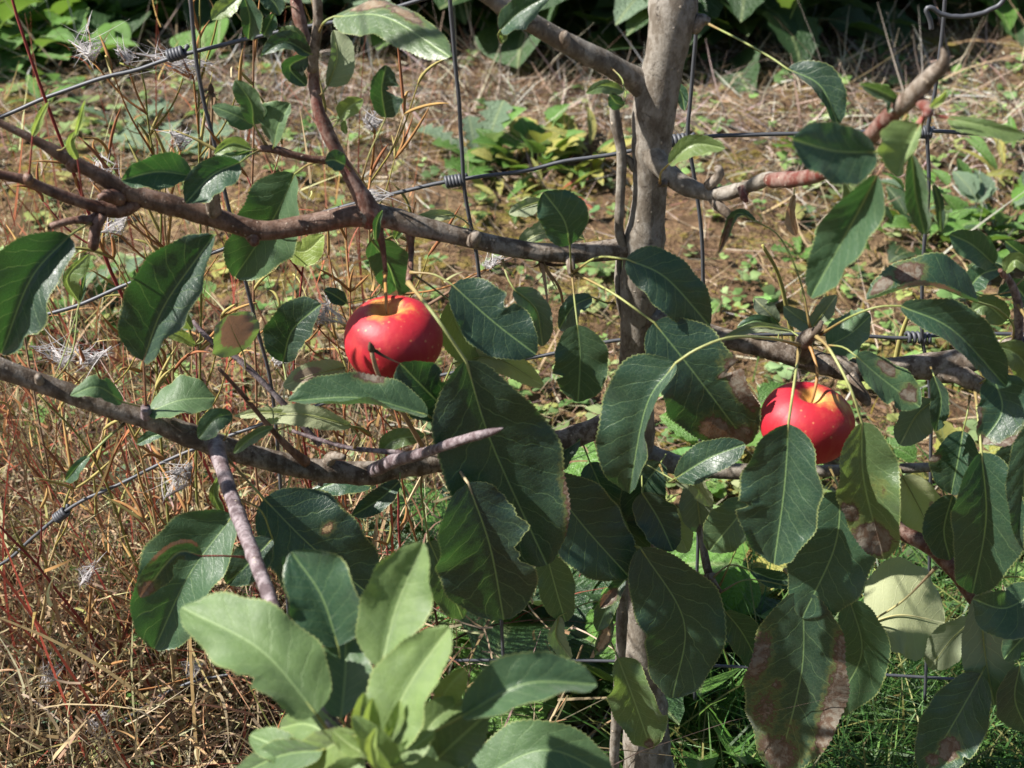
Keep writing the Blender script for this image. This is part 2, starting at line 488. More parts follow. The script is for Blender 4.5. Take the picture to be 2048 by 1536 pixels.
def knot(px, py, ang, length, turns=5, r=0.0034):
    c = P(px, py, FY)
    d = Vector((math.cos(ang), 0, -math.sin(ang))) * CS
    d.normalize()
    n = turns * 14
    u = Vector((0, 1, 0)); w = d.cross(u)
    L = length * mpp(px, py, FY)
    pts = []
    for i in range(n + 1):
        k = i / n
        a = k * turns * 2 * math.pi
        rr = r * (1 + 0.08 * math.sin(i * 0.9))
        pts.append(c + d * (k - 0.5) * L + (u * math.cos(a) + w * math.sin(a)) * rr * 0.8)
    pts.append(pts[-1] + w * 0.002 + d * 0.003)
    add_mesh("knot", *tube(pts, 0.00125, 7), WIRE, fence, c)


for k in ((908, 362, -0.15, 34), (1360, 280, -0.12, 42), (352, 108, -0.3, 34), (1848, 264, 0.0, 26), (1838, 675, 0.05, 50), (122, 1030, -0.7, 30), (968, 730, -0.2, 34), (1404, 672, 0, 36)):
    knot(*k)


# ------------------------------------------------------------------ apple tree
tree = empty("apple_tree", (P(1296, 1450).x, 0, 0.0), "young espaliered apple tree with dark green toothed leaves on bare grey branches", "tree")


LIMBS = []


def limb(name, pts, mat, bump=0.10, seg=16, parent=None, nodes=()):
    """pts: (px, py, width_px, dy)"""
    q = []
    for x, y, w, d in pts:
        v = P(x, y, d); q.append((v.x, v.y, v.z, w * 0.5 * mpp(x, y, d)))
    L = sum(math.dist(q[i][:3], q[i + 1][:3]) for i in range(len(q) - 1))
    n = int(min(160, max(8, L / 0.0035)))
    s = spline(q, n)
    rad = s[:, 3].copy()
    s3 = s[:, :3].copy()
    sd = len(pts) * 3.7 + pts[0][0] * 0.01
    for i in range(n):
        rad[i] *= 1 + 0.06 * noise.noise(Vector((i * 0.21, sd, 0))) + 0.05 * noise.noise(Vector((i * 0.7, sd, 5)))
        s3[i] += np.array(noise.noise_vector(Vector((i * 0.12, sd, 2)))) * rad[i] * 0.09
    LIMBS.append(s3)
    # growth rings and node swellings
    k = 0.0
    rr = random.Random(int(pts[0][0] + pts[0][1] * 3))
    i = rr.randint(4, 12)
    while i < n - 3:
        a = rr.uniform(0.04, 0.14)
        rad[i] *= 1 + a; rad[i - 1] *= 1 + a * 0.5; rad[i + 1] *= 1 + a * 0.35
        i += rr.randint(5, 18)
    return add_mesh(name, *tube(s3, rad, seg, bump, 130.0, True, sd), mat, parent or tree, q[0][:3])


trunk = limb("trunk", [(1352, -260, 90, 0.02), (1347, -30, 92, 0.005), (1344, 50, 90, 0), (1322, 150, 80, 0), (1307, 220, 88, 0), (1302, 300, 76, 0), (1297, 400, 68, 0), (1289, 480, 78, 0),
                       (1284, 560, 82, 0), (1276, 650, 68, 0), (1272, 750, 72, 0), (1272, 900, 72, 0), (1277, 1050, 70, 0), (1281, 1200, 66, 0), (1284, 1320, 74, 0), (1292, 1450, 92, 0), (1298, 1560, 98, 0), (1302, 1700, 120, 0)], BARK, 0.03, 28)
B_ul = limb("branch", [(1312, 195, 66, 0), (1278, 165, 58, 0), (1240, 142, 48, -0.005), (1200, 120, 44, -0.01), (1130, 85, 42, -0.015), (1060, 45, 40, -0.02), (1000, 8, 38, -0.025), (930, -40, 36, -0.03), (800, -120, 30, -0.04)], BARK, 0.08)
B_thin = limb("branch", [(1262, 505, 30, 0), (1240, 470, 20, -0.004), (1240, 400, 19, -0.004), (1243, 310, 20, -0.004), (1232, 250, 21, -0.004), (1228, 205, 19, -0.004), (1222, 185, 12, -0.004)], BARK, 0.08, 10)
limb("branch", [(1275, 690, 20, 0.005), (1243, 620, 15, 0.006), (1236, 560, 14, 0.006), (1240, 500, 14, 0.006)], BARK, 0.08, 10)
B_mid0 = limb("branch", [(1290, 492, 60, 0), (1250, 497, 48, 0), (1150, 506, 39, -0.005), (1050, 501, 37, -0.01), (950, 480, 37, -0.015), (850, 457, 42, -0.02), (790, 438, 44, -0.022), (740, 430, 50, -0.025), (705, 433, 42, -0.027)], BARK2, 0.07)
B_mid = limb("branch", [(735, 430, 40, -0.025), (715, 432, 46, -0.027), (690, 434, 41, -0.028), (600, 452, 41, -0.032), (520, 461, 40, -0.038), (430, 436, 40, -0.043), (330, 406, 40, -0.05), (260, 386, 38, -0.055), (190, 346, 30, -0.06), (140, 320, 27, -0.063), (80, 286, 20, -0.067), (0, 246, 15, -0.07), (-60, 220, 12, -0.073)], BROWN, 0.05)
B_mid2 = limb("branch", [(275, 402, 30, -0.055), (240, 420, 32, -0.058), (180, 410, 25, -0.065), (100, 382, 22, -0.072), (50, 360, 20, -0.078), (-20, 346, 18, -0.084), (-140, 330, 15, -0.1)], YOUNG, 0.1, 12)
B_up = limb("branch", [(752, 442, 56, -0.025), (735, 412, 42, -0.026), (700, 352, 27, -0.024), (667, 290, 28, -0.02), (640, 230, 27, -0.016), (630, 180, 25, -0.012), (622, 120, 25, -0.01), (602, 50, 24, -0.006), (588, -20, 23, 0), (570, -120, 18, 0.01)], REDBARK, 0.1, 12)
limb("branch", [(624, 140, 22, -0.012), (628, 100, 22, -0.016), (636, 40, 20, -0.018), (632, -30, 19, -0.02), (625, -120, 15, -0.02)], BARK2, 0.1, 12)
limb("branch", [(690, 336, 20, -0.022), (660, 322, 17, -0.026), (620, 318, 16, -0.03), (580, 308, 16, -0.032), (545, 298, 17, -0.034), (515, 298, 12, -0.036)], YOUNG, 0.14, 10)
B_low = limb("branch", [(1275, 815, 52, 0), (1190, 857, 46, -0.01), (1120, 880, 44, -0.015), (1000, 906, 42, -0.025), (880, 922, 44, -0.035), (800, 935, 46, -0.042), (740, 946, 48, -0.048), (680, 944, 46, -0.053), (600, 935, 44, -0.06), (520, 915, 42, -0.067),
                        (440, 893, 48, -0.072), (370, 868, 46, -0.076), (300, 838, 44, -0.08), (230, 818, 42, -0.084), (150, 790, 40, -0.088), (60, 758, 40, -0.092), (-20, 732, 40, -0.096), (-160, 690, 36, -0.105)], BARK2, 0.1)
B_bud = limb("branch", [(740, 944, 30, -0.048), (790, 922, 27, -0.075), (840, 908, 23, -0.10), (900, 888, 20, -0.122), (945, 874, 19, -0.134), (985, 863, 15, -0.142), (1006, 856, 3, -0.146)], PURPLE, 0.12, 12)
limb("branch", [(810, 908, 14, -0.062), (760, 902, 11, -0.06), (700, 896, 10, -0.058), (640, 880, 9, -0.056), (585, 862, 8, -0.05)], PURPLE, 0.1, 8)
B_fore = limb("branch", [(432, 886, 40, -0.075), (438, 915, 33, -0.09), (452, 960, 30, -0.11), (480, 1040, 30, -0.15), (515, 1130, 29, -0.2), (545, 1210, 28, -0.235), (590, 1310, 29, -0.275), (645, 1420, 30, -0.31), (690, 1480, 28, -0.325), (735, 1500, 18, -0.335)], PURPLE, 0.06, 14)
limb("branch", [(612, 925, 22, -0.062), (575, 893, 14, -0.07), (540, 855, 11, -0.075), (490, 795, 9, -0.08), (437, 736, 7, -0.085)], YOUNG, 0.12, 8)
limb("branch", [(640, 890, 13, -0.05), (560, 800, 12, -0.045), (480, 722, 12, -0.04), (420, 680, 11, -0.036), (385, 642, 9, -0.03)], PURPLE, 0.1, 8)
B_ru = limb("branch", [(1290, 285, 60, 0), (1322, 330, 46, -0.012), (1360, 366, 38, -0.02), (1410, 386, 31, -0.028), (1450, 386, 30, -0.036), (1500, 372, 26, -0.046), (1530, 358, 28, -0.055), (1548, 358, 30, -0.06)], BARK, 0.14, 14)
B_rs = limb("branch", [(1538, 359, 26, -0.058), (1555, 360, 34, -0.065), (1620, 354, 30, -0.09), (1680, 332, 26, -0.12), (1730, 285, 32, -0.15), (1775, 238, 35, -0.17), (1815, 200, 36, -0.185)], REDBARK, 0.14, 14)
limb("branch", [(1800, 215, 35, -0.181), (1830, 186, 37, -0.188), (1860, 152, 34, -0.195), (1890, 124, 26, -0.2), (1884, 96, 6, -0.2)], BARK2, 0.2, 14)
B_rm = limb("branch", [(1280, 632, 60, 0), (1340, 648, 46, -0.006), (1400, 662, 42, -0.01), (1470, 682, 40, -0.015), (1560, 702, 44, -0.02), (1640, 726, 46, -0.024), (1720, 742, 44, -0.027), (1790, 738, 48, -0.03), (1860, 732, 54, -0.034), (1920, 724, 52, -0.036), (1990, 705, 48, -0.04), (2070, 690, 46, -0.044), (2260, 660, 40, -0.05)], BARK2, 0.12)
B_rl = limb("branch", [(1280, 905, 50, 0), (1350, 928, 40, -0.006), (1450, 942, 34, -0.012), (1600, 942, 26, -0.016), (1720, 940, 23, -0.018), (1830, 936, 20, -0.02), (1930, 930, 18, -0.022), (2100, 920, 15, -0.03)], BARK, 0.1, 12)
B_rb = limb("branch", [(1735, 938, 26, -0.02), (1762, 1000, 28, -0.03), (1800, 1060, 30, -0.04), (1855, 1090, 33, -0.05), (1905, 1135, 36, -0.055), (1950, 1200, 28, -0.06), (1985, 1270, 16, -0.065)], REDBARK, 0.16, 12)
limb("branch", [(1375, 930, 20, -0.01), (1392, 1000, 17, -0.02), (1404, 1080, 16, -0.03), (1418, 1150, 18, -0.04), (1440, 1185, 12, -0.045)], BARK2, 0.14, 10)
limb("branch", [(1285, 1110, 22, -0.005), (1250, 1160, 20, -0.02), (1244, 1230, 22, -0.024), (1240, 1330, 21, -0.024), (1233, 1430, 21, -0.02), (1229, 1545, 20, -0.015), (1240, 1680, 20, -0.005)], BARK, 0.1, 10)
limb("branch", [(2030, 705, 26, -0.04), (2038, 640, 20, -0.05), (2032, 590, 17, -0.06), (2012, 548, 12, -0.07)], PURPLE, 0.12, 10)
limb("branch", [(1270, 335, 22, 0), (1256, 318, 14, -0.003), (1246, 312, 12, -0.004)], BARK, 0.1, 8)


def spur(pts, mat, parent, bump=0.35):
    o = limb("spur", pts, mat, bump, 10)
    m = o.parent
    o.parent = parent
    o.location = ORIGIN[o.name] - ORIGIN[parent.name]
    return o


spur([(1128, 90, 26, -0.016), (1130, 78, 24, -0.02), (1128, 66, 15, -0.022)], BARK2, B_ul)
spur([(1385, 60, 30, 0), (1400, 40, 26, -0.002), (1420, 42, 14, -0.003)], BARK2, trunk)
spur([(1206, 122, 18, -0.01), (1208, 110, 12, -0.01)], BARK, B_ul)
spur([(945, 486, 26, -0.02), (952, 472, 24, -0.025), (950, 466, 14, -0.027)], BARK2, B_mid)
spur([(1140, 515, 22, -0.012), (1143, 540, 18, -0.018), (1146, 550, 14, -0.02)], BARK2, B_mid)
spur([(430, 425, 30, -0.046), (426, 400, 30, -0.05), (428, 372, 22, -0.052)], BARK2, B_mid)
spur([(500, 468, 30, -0.04), (508, 482, 22, -0.044), (502, 487, 12, -0.046)], YOUNG, B_mid)
spur([(200, 422, 22, -0.062), (185, 440, 24, -0.066), (150, 440, 16, -0.07), (100, 452, 14, -0.075)], YOUNG, B_mid2)
spur([(205, 430, 22, -0.066), (190, 460, 26, -0.07), (186, 490, 22, -0.074), (192, 500, 10, -0.075)], YOUNG, B_mid2)
spur([(58, 362, 22, -0.078), (56, 352, 18, -0.082)], YOUNG, B_mid2)
spur([(240, 398, 30, -0.06), (215, 392, 26, -0.066), (198, 396, 12, -0.07)], YOUNG, B_mid)
spur([(295, 832, 26, -0.085), (290, 815, 20, -0.088)], PURPLE, B_low)
spur([(80, 762, 20, -0.095), (76, 752, 14, -0.098)], BARK2, B_low)
spur([(655, 925, 30, -0.055), (668, 912, 20, -0.06), (690, 915, 12, -0.064)], BARK2, B_low)
spur([(645, 955, 18, -0.058), (640, 972, 10, -0.06)], BARK2, B_low)
spur([(755, 450, 24, -0.025), (766, 500, 12, -0.028), (771, 545, 9, -0.03)], YOUNG, B_mid)
spur([(820, 462, 20, -0.02), (822, 510, 12, -0.025), (818, 562, 13, -0.056)], YOUNG, B_mid)
spur([(1416, 372, 22, -0.03), (1438, 350, 20, -0.034), (1434, 334, 18, -0.035)], BARK2, B_ru)
spur([(1420, 392, 22, -0.03), (1438, 412, 22, -0.036), (1456, 430, 18, -0.04), (1464, 442, 8, -0.041)], BARK2, B_ru)
spur([(1486, 376, 24, -0.045), (1488, 394, 18, -0.05), (1494, 404, 8, -0.052)], REDBARK, B_ru)
spur([(1330, 365, 16, -0.02), (1318, 368, 12, -0.03)], BARK2, B_ru)
spur([(1842, 205, 26, -0.19), (1858, 222, 22, -0.2), (1850, 232, 14, -0.205)], REDBARK, B_ru)
spur([(1610, 712, 34, -0.03), (1605, 690, 36, -0.045), (1618, 672, 30, -0.056), (1636, 660, 16, -0.06), (1644, 642, 8, -0.06)], BARK2, B_rm)
spur([(1700, 748, 30, -0.03), (1715, 775, 28, -0.035), (1732, 800, 22, -0.04), (1738, 812, 10, -0.042)], BARK2, B_rm)
spur([(1865, 745, 34, -0.036), (1920, 752, 40, -0.045), (1955, 770, 34, -0.05), (1960, 785, 16, -0.053)], BARK2, B_rm)
spur([(1418, 1148, 22, -0.042), (1422, 1160, 16, -0.045)], BARK2, B_rl)
spur([(2010, 552, 16, -0.07), (2000, 540, 10, -0.072)], REDBARK, B_rm)
spur([(142, 322, 30, -0.063), (146, 330, 31, -0.064), (152, 333, 29, -0.065)], YOUNG, B_mid)
for (x, y, d, w) in ((735, 1498, -0.335, 22), (760, 1508, -0.338, 16)):
    spur([(x - 6, y + 8, w, d), (x, y - 6, w * 0.9, d - 0.004), (x + 6, y - 26, w * 0.35, d - 0.006)], REDBARK, B_fore)

# unseen run of the upper limb, added to carry leaves that shade the tree
def limb3(pts, mat):
    q = spline(pts, 60)
    return add_mesh("branch", *tube(q[:, :3], q[:, 3], 12, 0.08, 130.0), mat, tree, q[0][:3])


_e = P(805, -118, -0.04)
SHADE = [(_e.x, _e.y, _e.z, .005), (-.20, -.06, .98, .0048), (-.34, -.09, 1.00, .0044), (-.50, -.12, .99, .004), (-.66, -.15, .98, .0034), (-.82, -.17, 1.0, .002)]
limb3(SHADE, BARK2)

# ---- leaves
NLEAF = 0


def lf(pts, d0, d1, wP, wQ, aP=15, aQ=20, pet=None, dmg=(), yel=0.0, under=False, bites=(), tw=0.0, rip=1.0, p=0.92, rnd=None, tan=0.0,
       petc=(0.26, 0.30, 0.09), pw=1.0, label=None, parent=None, thick=True):
    global NLEAF
    NLEAF += 1
    rr = random.Random(NLEAF * 17 + 3)
    if rnd is None: rnd = rr.random()
    if tw == 0: tw = rr.uniform(-40, 40)
    p *= rr.uniform(.93, 1.08)
    if not bites and rr.random() < .2: bites = ((rr.choice((-1, 1)), rr.uniform(.25, .85), rr.uniform(.015, .05), rr.uniform(.15, .4)),)
    k = len(pts)
    px3 = [(x, y, d0 + (d1 - d0) * i / (k - 1)) for i, (x, y) in enumerate(pts)]
    ctrl = [P(*q) for q in px3]
    L = sum((ctrl[i + 1] - ctrl[i]).length for i in range(k - 1))
    sc = mpp(pts[1][0], pts[1][1], (d0 + d1) / 2)
    teeth = int(np.clip(L / 0.0021, 14, 46))
    NR = teeth * 3 + 1
    m = spline(ctrl, NR)
    bow = rr.uniform(-0.09, 0.05) * L
    m = m + np.array(cam.location - ctrl[1])[None] / (cam.location - ctrl[1]).length * (bow * 4 * np.linspace(0, 1, NR) * (np.linspace(0, 1, NR) - 0.6))[:, None]
    T = np.gradient(m, axis=0); T /= np.linalg.norm(T, axis=1)[:, None]
    cpos = np.array(cam.location)
    Vd = cpos - m; Vd /= np.linalg.norm(Vd, axis=1)[:, None]
    S = np.cross(T, Vd); S /= np.linalg.norm(S, axis=1)[:, None]
    S = 0.35 * S + 0.65 * S[NR // 2]
    S -= (S * T).sum(1)[:, None] * T; S /= np.linalg.norm(S, axis=1)[:, None]
    N = np.cross(S, T)
    t = np.linspace(0, 1, NR)
    f = np.clip(np.sin(np.pi * np.clip(t, 0, 1) ** p), 0, 1) ** 0.52
    f *= 1 - 0.20 * np.exp(-((t - 0.965) / 0.035) ** 2)
    f[0] = 0.03; f[-1] = 0.02
    tr = np.arange(NR) % 3
    saw = np.array([0.0, 0.55, 1.0])[tr] * (0.75 + 0.5 * np.array([rr.random() for _ in range(NR)]))
    NC = 5
    cols = {}
    ph = [rr.uniform(0, 6.28) for _ in range(6)]
    U, VV, MS, POS = [], [], [], []
    side_data = []
    for side, w, a in ((1, wP, aP), (-1, wQ, aQ)):
        ai, ao = (a if isinstance(a, tuple) else (a * 0.8, a * 1.25))
        am = (ai + ao) / 2
        true = w * sc / (math.cos(R(am)) if abs(am) < 70 and not isinstance(a, tuple) else 1.0)
        true *= 1.0
        hw = true * f * (1 + 0.05 * np.sin(t * 9 + ph[0] + side) + 0.03 * np.sin(t * 23 + ph[1]))
        for (bs, bt, bw, bd) in bites:
            if bs == side:
                jag = 1 + 0.12 * np.sin(t * 70 + ph[2])
                hw = hw * (1 - np.clip(bd * np.exp(-((t - bt) / bw) ** 4) * jag, 0, 0.97))
        edge = hw + 0.00065 * saw * (L / 0.07) ** 0.5 * np.clip(hw / 0.006, 0, 1)
        prev = m.copy(); rows = []
        for c in range(1, NC + 1):
            u = c / NC
            ang = np.radians(ai + (ao - ai) * u + tw * (t - 0.5) * side)
            d = np.cos(ang)[:, None] * S * side + np.sin(ang)[:, None] * N
            total = edge if c == NC else hw
            stepw = total * u - (hw * (c - 1) / NC)
            prev = prev + d * stepw[:, None]
            nrm = -np.sin(ang)[:, None] * S * side + np.cos(ang)[:, None] * N
            ripple = rip * true * (0.11 * u ** 2 * np.sin(t * (7 + 3 * rr.random()) + ph[3] + side * 1.3) + 0.05 * u ** 3 * np.sin(t * 21 + ph[4] * side))
            cc = t * 8 - 1.7 * u ** 0.85 + (0.45 if side > 0 else 0)
            quilt = 0.0010 * (L / 0.08) * np.abs(np.sin(np.pi * (cc + 0.5))) * min(1, u * 2.2) * (1 - 0.6 * u)
            env = np.sin(np.pi * t) ** 0.5
            rows.append((u, prev + nrm * ((ripple + quilt) * env)[:, None], hw * u))
        side_data.append((side, rows))
    ordered = [(-u, pos, -s) for u, pos, s in reversed(side_data[1][1])] + [(0.0, m - N * 0.0004, 0 * t)] + [(u, pos, s) for u, pos, s in side_data[0][1]]
    nc = len(ordered)
    verts = np.stack([o[1] for o in ordered], axis=1)            # NR, nc, 3
    vv = np.array([o[0] for o in ordered])
    ss = np.stack([o[2] for o in ordered], axis=1)
    faces = []
    for i in range(NR - 1):
        for j in range(nc - 1):
            q = (i * nc + j, i * nc + j + 1, (i + 1) * nc + j + 1, (i + 1) * nc + j)
            faces.append(q[::-1] if under else q)
    ob = add_mesh("leaf", verts.reshape(-1, 3), faces, LEAF, parent or tree, ctrl[0])
    me = ob.data
    tt = np.repeat(t[:, None], nc, 1); vg = np.repeat(vv[None, :], NR, 0)
    dm = np.zeros_like(tt)
    for b in dmg:
        bt, bv, rt, rv, s = b
        dm = np.maximum(dm, s * np.exp(-((tt - bt) / rt) ** 2 - ((vg - bv) / rv) ** 2))
    lfc = np.stack([dm, np.full_like(tt, yel), np.full_like(tt, rnd), np.full_like(tt, tan)], -1)
    pcol(me, "lf", lfc.reshape(-1, 4))
    loops = np.zeros(len(me.loops), dtype=np.int32); me.loops.foreach_get("vertex_index", loops)
    u1 = me.uv_layers.new(name="tv"); u2 = me.uv_layers.new(name="metric")
    a1 = np.stack([tt, vg * 0.5 + 0.5], -1).reshape(-1, 2)[loops]
    off = rr.random()
    a2 = np.stack([tt * L * 10 + off * 3, ss * 10 + 0.5], -1).reshape(-1, 2)[loops]
    u1.data.foreach_set("uv", a1.ravel().astype(np.float32)); u2.data.foreach_set("uv", a2.ravel().astype(np.float32))
    if label: ob["label"] = label
    # petiole, running on as the raised midrib below the blade
    bag = Bag()
    below = -1 if not under else 1
    rib_n = int(NR * 0.86)
    rib = m[:rib_n:3] + N[:rib_n:3] * (below * np.minimum(0.0011, 0.0003 + np.arange(len(m[:rib_n:3])) * 0.0002))[:, None]
    petc = tuple(x * .8 for x in petc)
    rb = 0.00062 * (pw * .55 + .45) * (L / 0.07) ** 0.4
    if not pet:
        allp = np.vstack(LIMBS); dd = np.linalg.norm(allp - np.array(ctrl[0]), axis=1)
        near = Vector(allp[int(np.argmin(dd))])
        if .004 < dd.min() < .11:
            away = ctrl[0] - (ctrl[1] - ctrl[0]).normalized() * dd.min() * .35
            pp = [near, (near + away) / 2, ctrl[0]]
            pet = [None]
    else:
        pp = None
    if pet:
        if pp is None: pp = [P(*q) if len(q) == 3 else P(q[0], q[1], d0) for q in pet] + [ctrl[0]]
        pth = spline(pp, max(8, int(sum((pp[i + 1] - pp[i]).length for i in range(len(pp) - 1)) / 0.004)))
        pr = np.interp(np.linspace(0, 1, len(pth)), [0, 0.06, 0.2, 1], [1.9, 1.6, 1.05, 0.95]) * rb
        path = np.vstack([pth[:-1], rib]); rad = np.concatenate([pr[:-1], np.linspace(rb * 0.95, rb * 0.25, len(rib))])
    else:
        path = rib; rad = np.linspace(rb * 0.95, rb * 0.25, len(rib)); pth = rib[:1]
    if len(path) > 3:
        vt, ft = tube(path, rad, 6)
        po = add_mesh("petiole", vt, ft, STALK, ob, ctrl[0])
        n = len(path); kk = np.linspace(0, 1, n)[:, None]
        base = np.array([0.22, 0.07, 0.04]) if petc[0] < 0.5 else np.array(petc)
        cc = np.where(kk < 0.12, 0.5 * np.array(petc) + 0.5 * base, np.array(petc)[None, :])
        cc = np.repeat(cc, 6, 0)
        pcol(po.data, "col", np.concatenate([cc, np.ones((len(cc), 1))], 1))
    return ob


RED = (0.34, 0.07, 0.06)


def shade_leaves():
    """leaves of the limb that leaves the frame; they shade the lower middle of the tree as in the photograph"""
    rr = random.Random(5)
    src = [o for o in bpy.data.objects if o.name.startswith("leaf") and o.parent == tree and .055 < o.dimensions.length < .085][:14]
    lit = [P(*q) for q in ((786, 680, -.06), (735, 690, -.06), (830, 650, -.06), (1613, 840, -.08), (1600, 950, -.12), (1590, 1060, -.12), (330, 600, -.09), (700, 790, -.11), (1320, 120, 0), (1240, 850, -.1), (980, 1130, -.12), (1800, 1200, -.03), (640, 1150, -.29), (1050, 1350, -.33), (1000, 600, -.06))]
    path = spline([p[:3] for p in SHADE], 60)
    # where the shade should lie on the tree: pixel, depth, how many leaves
    for (x, y, d, k, sp) in ((1010, 880, -.1, 4, .022), (1000, 1090, -.11, 4, .022), (1180, 1070, -.06, 4, .022), (1380, 790, -.08, 4, .018), (1360, 1240, -.06, 4, .025), (1640, 1330, -.09, 5, .035), (1670, 1150, -.08, 2, .02), (1280, 640, -.01, 2, .015), (1850, 1400, -.08, 4, .04)):
        for _ in range(k):
            t = P(x, y, d) + Vector((rr.gauss(0, sp), rr.gauss(0, .03), rr.gauss(0, sp)))
            s = (0.97 + rr.uniform(-.07, .05) - t.z) / SUN.z
            c = t + SUN * s
            if min((c - q - SUN * (c - q).dot(SUN)).length for q in lit) < .052: continue
            o0 = rr.choice(src); o = o0.copy(); COL.objects.link(o)
            o.rotation_euler = (rr.uniform(-.9, .9), rr.uniform(-.9, .9), rr.uniform(0, 6.28))
            c = c - o.rotation_euler.to_matrix() @ (sum((Vector(q) for q in o0.bound_box), Vector()) / 8)
            place(o, tree, c)
            o.scale = (1, 1, 1)
            i = int(np.argmin(((path - np.array(c)) ** 2).sum(1))); a = Vector(path[i])
            vt, ft = tube(spline([a, (a + c) / 2 + Vector((0, 0, .01)), c], 8), np.linspace(.0012, .0007, 8), 5)
            po = add_mesh("petiole", vt, ft, STALK, o, c)
            po.matrix_parent_inverse = o.rotation_euler.to_matrix().to_4x4().inverted()
            pcol(po.data, "col", np.tile([.26, .30, .09, 1], (len(vt), 1)))


# upper left
lf([(383, 352), (315, 344), (243, 360)], -.060, -.072, 38, 32, 30, 38, [(425, 388, -.052), (412, 362, -.058)], rnd=1.12)
lf([(480, 325), (425, 350), (372, 406)], -.058, -.066, 34, 38, 20, 48, [(520, 300, -.036), (500, 310, -.05)])
lf([(590, 348), (545, 440), (470, 554)], -.012, -.004, 66, 64, 18, 30, [(640, 322, -.03), (615, 330, -.02)], rnd=1.3)
lf([(138, 472), (62, 558), (3, 708)], -.11, -.13, 78, 55, 22, 45, [(186, 445, -.066), (162, 456, -.09)], rnd=.2)
lf([(287, 722), (330, 610), (428, 470)], -.098, -.09, 46, 82, 52, 14, [(292, 815, -.085), (290, 770, -.094)], rnd=.15, petc=(.3, .16, .1))
lf([(158, 603), (135, 556), (178, 508)], -.05, -.055, 24, 9, 15, 10, None, yel=.35)
lf([(160, 605), (165, 580), (172, 545)], -.052, -.05, 6, 5, 60, 20)
lf([(65, 272), (78, 240), (97, 204)], -.085, -.09, 9, 8, 45, 20, [(58, 352, -.08), (62, 310, -.084)], yel=.5, petc=RED, pw=1.3)
lf([(155, 318), (142, 290), (150, 262)], -.07, -.075, 9, 10, 35, 20, [(167, 402, -.062), (160, 355, -.068)], yel=.45, petc=RED, pw=1.3)
lf([(152, 270), (160, 240), (171, 200)], -.075, -.078, 6, 6, 60, 30, yel=.5)
lf([(508, 250), (470, 230), (424, 212)], -.034, -.04, 18, 22, -20, 35, [(535, 292, -.034)], rnd=1.5)
lf([(508, 248), (502, 205), (470, 160)], -.036, -.044, 22, 24, 40, -15, [(530, 290, -.034)], rnd=1.5)
lf([(548, 292), (556, 252), (580, 206)], -.038, -.046, 14, 46, 40, -20, None, rnd=1.5)
lf([(502, 298), (465, 288), (428, 308)], -.04, -.046, 14, 14, 20, 45, yel=.3)
lf([(500, 302), (462, 312), (428, 300)], -.038, -.04, 8, 18, 20, 20)
lf([(690, 330), (668, 320), (650, 322)], -.035, -.04, 20, 20, 10, 10, [(700, 340, -.026)])
lf([(655, 172), (674, 115), (667, 60)], -.012, -.01, 38, 14, 15, 30, [(640, 192, -.016)], under=True, yel=.1)
lf([(620, 108), (570, 84), (524, 110)], -.02, -.03, 22, 14, 15, 40)
lf([(618, 112), (580, 135), (612, 172)], -.016, -.012, 18, 26, 15, 20)
lf([(612, 100), (585, 72), (556, 62)], -.02, -.02, 18, 14, 10, 30, yel=.2)
lf([(482, -8), (452, 15), (424, 40)], -.02, -.025, 20, 18, 10, 40, yel=.35)
lf([(490, -5), (500, 38), (497, 78)], -.022, -.02, 18, 22, 15, 45, rnd=.9)
lf([(548, 28), (538, 48), (528, 72)], -.022, -.02, 15, 16, 15, 45)
lf([(520, -20), (548, 5), (560, 30)], -.02, -.02, 20, 20, 15, 35)
lf([(772, 235), (764, 180), (772, 130)], -.03, -.035, 40, 24, 25, 10, [(724, 360, -.026), (740, 305, -.03)], bites=((1, .55, .12, .75),), petc=(.38, .38, .15), rnd=.1)
lf([(668, 33), (770, 34), (898, 113)], -.03, -.085, 46, 36, 22, -50, [(636, 70, -.015), (648, 45, -.03)], rnd=.9, yel=.18, dmg=((.25, -.6, .2, .5, .9), (.55, -.6, .2, .4, .8)), tan=.2)
lf([(680, 238), (698, 214), (726, 198)], -.02, -.025, 18, 20, 20, 15, [(660, 262, -.018)], yel=.4)
lf([(690, 240), (687, 255), (692, 268)], -.02, -.02, 6, 8, 15, 40, yel=.4)
lf([(1001, 60), (1042, 22), (1100, -10)], -.05, -.055, 30, 28, 50, 10, [(1003, 85, -.02), (996, 72, -.04)])
lf([(1000, 60), (1006, 72), (1003, 86)], -.03, -.03, 7, 9, 15, 40, yel=.3)
lf([(1248, 182), (1206, 172), (1172, 187)], -.035, -.045, 12, 15, 5, 20, yel=.25)
lf([(1247, 212), (1232, 205), (1219, 188)], -.035, -.04, 14, 15, 5, 10, rnd=.9)
lf([(1345, 163), (1362, 186), (1369, 221)], .035, .03, 12, 12, 10, 10)
lf([(1140, 490), (1128, 440), (1087, 384)], -.045, -.05, 50, 46, -6, -6, [(1143, 543, -.02), (1141, 515, -.035)], rnd=.9, p=.9, bites=((1, .7, .02, .02),))
lf([(1088, 402), (1052, 412), (1018, 428)], -.012, -.014, 14, 20, 20, 20, [(1110, 440, -.008)], under=True, yel=.15)
lf([(1168, 478), (1100, 462), (1035, 488)], .0, .0, 24, 14, 20, 15, under=True, yel=.2)
lf([(910, 431), (865, 430), (814, 448)], -.012, -.014, 10, 14, 25, 25, [(948, 462, -.016), (930, 442, -.014)], under=True, yel=.3)
lf([(742, 480), (776, 528), (797, 590)], -.022, .012, 34, 46, 4, 24, [(752, 448, -.02)], rnd=1.6, p=.9, dmg=((.97, .4, .08, .8, .9),), bites=((1, .5, .02, .02),))
lf([(752, 480), (754, 448), (765, 420)], -.05, -.05, 8, 8, 30, 40)
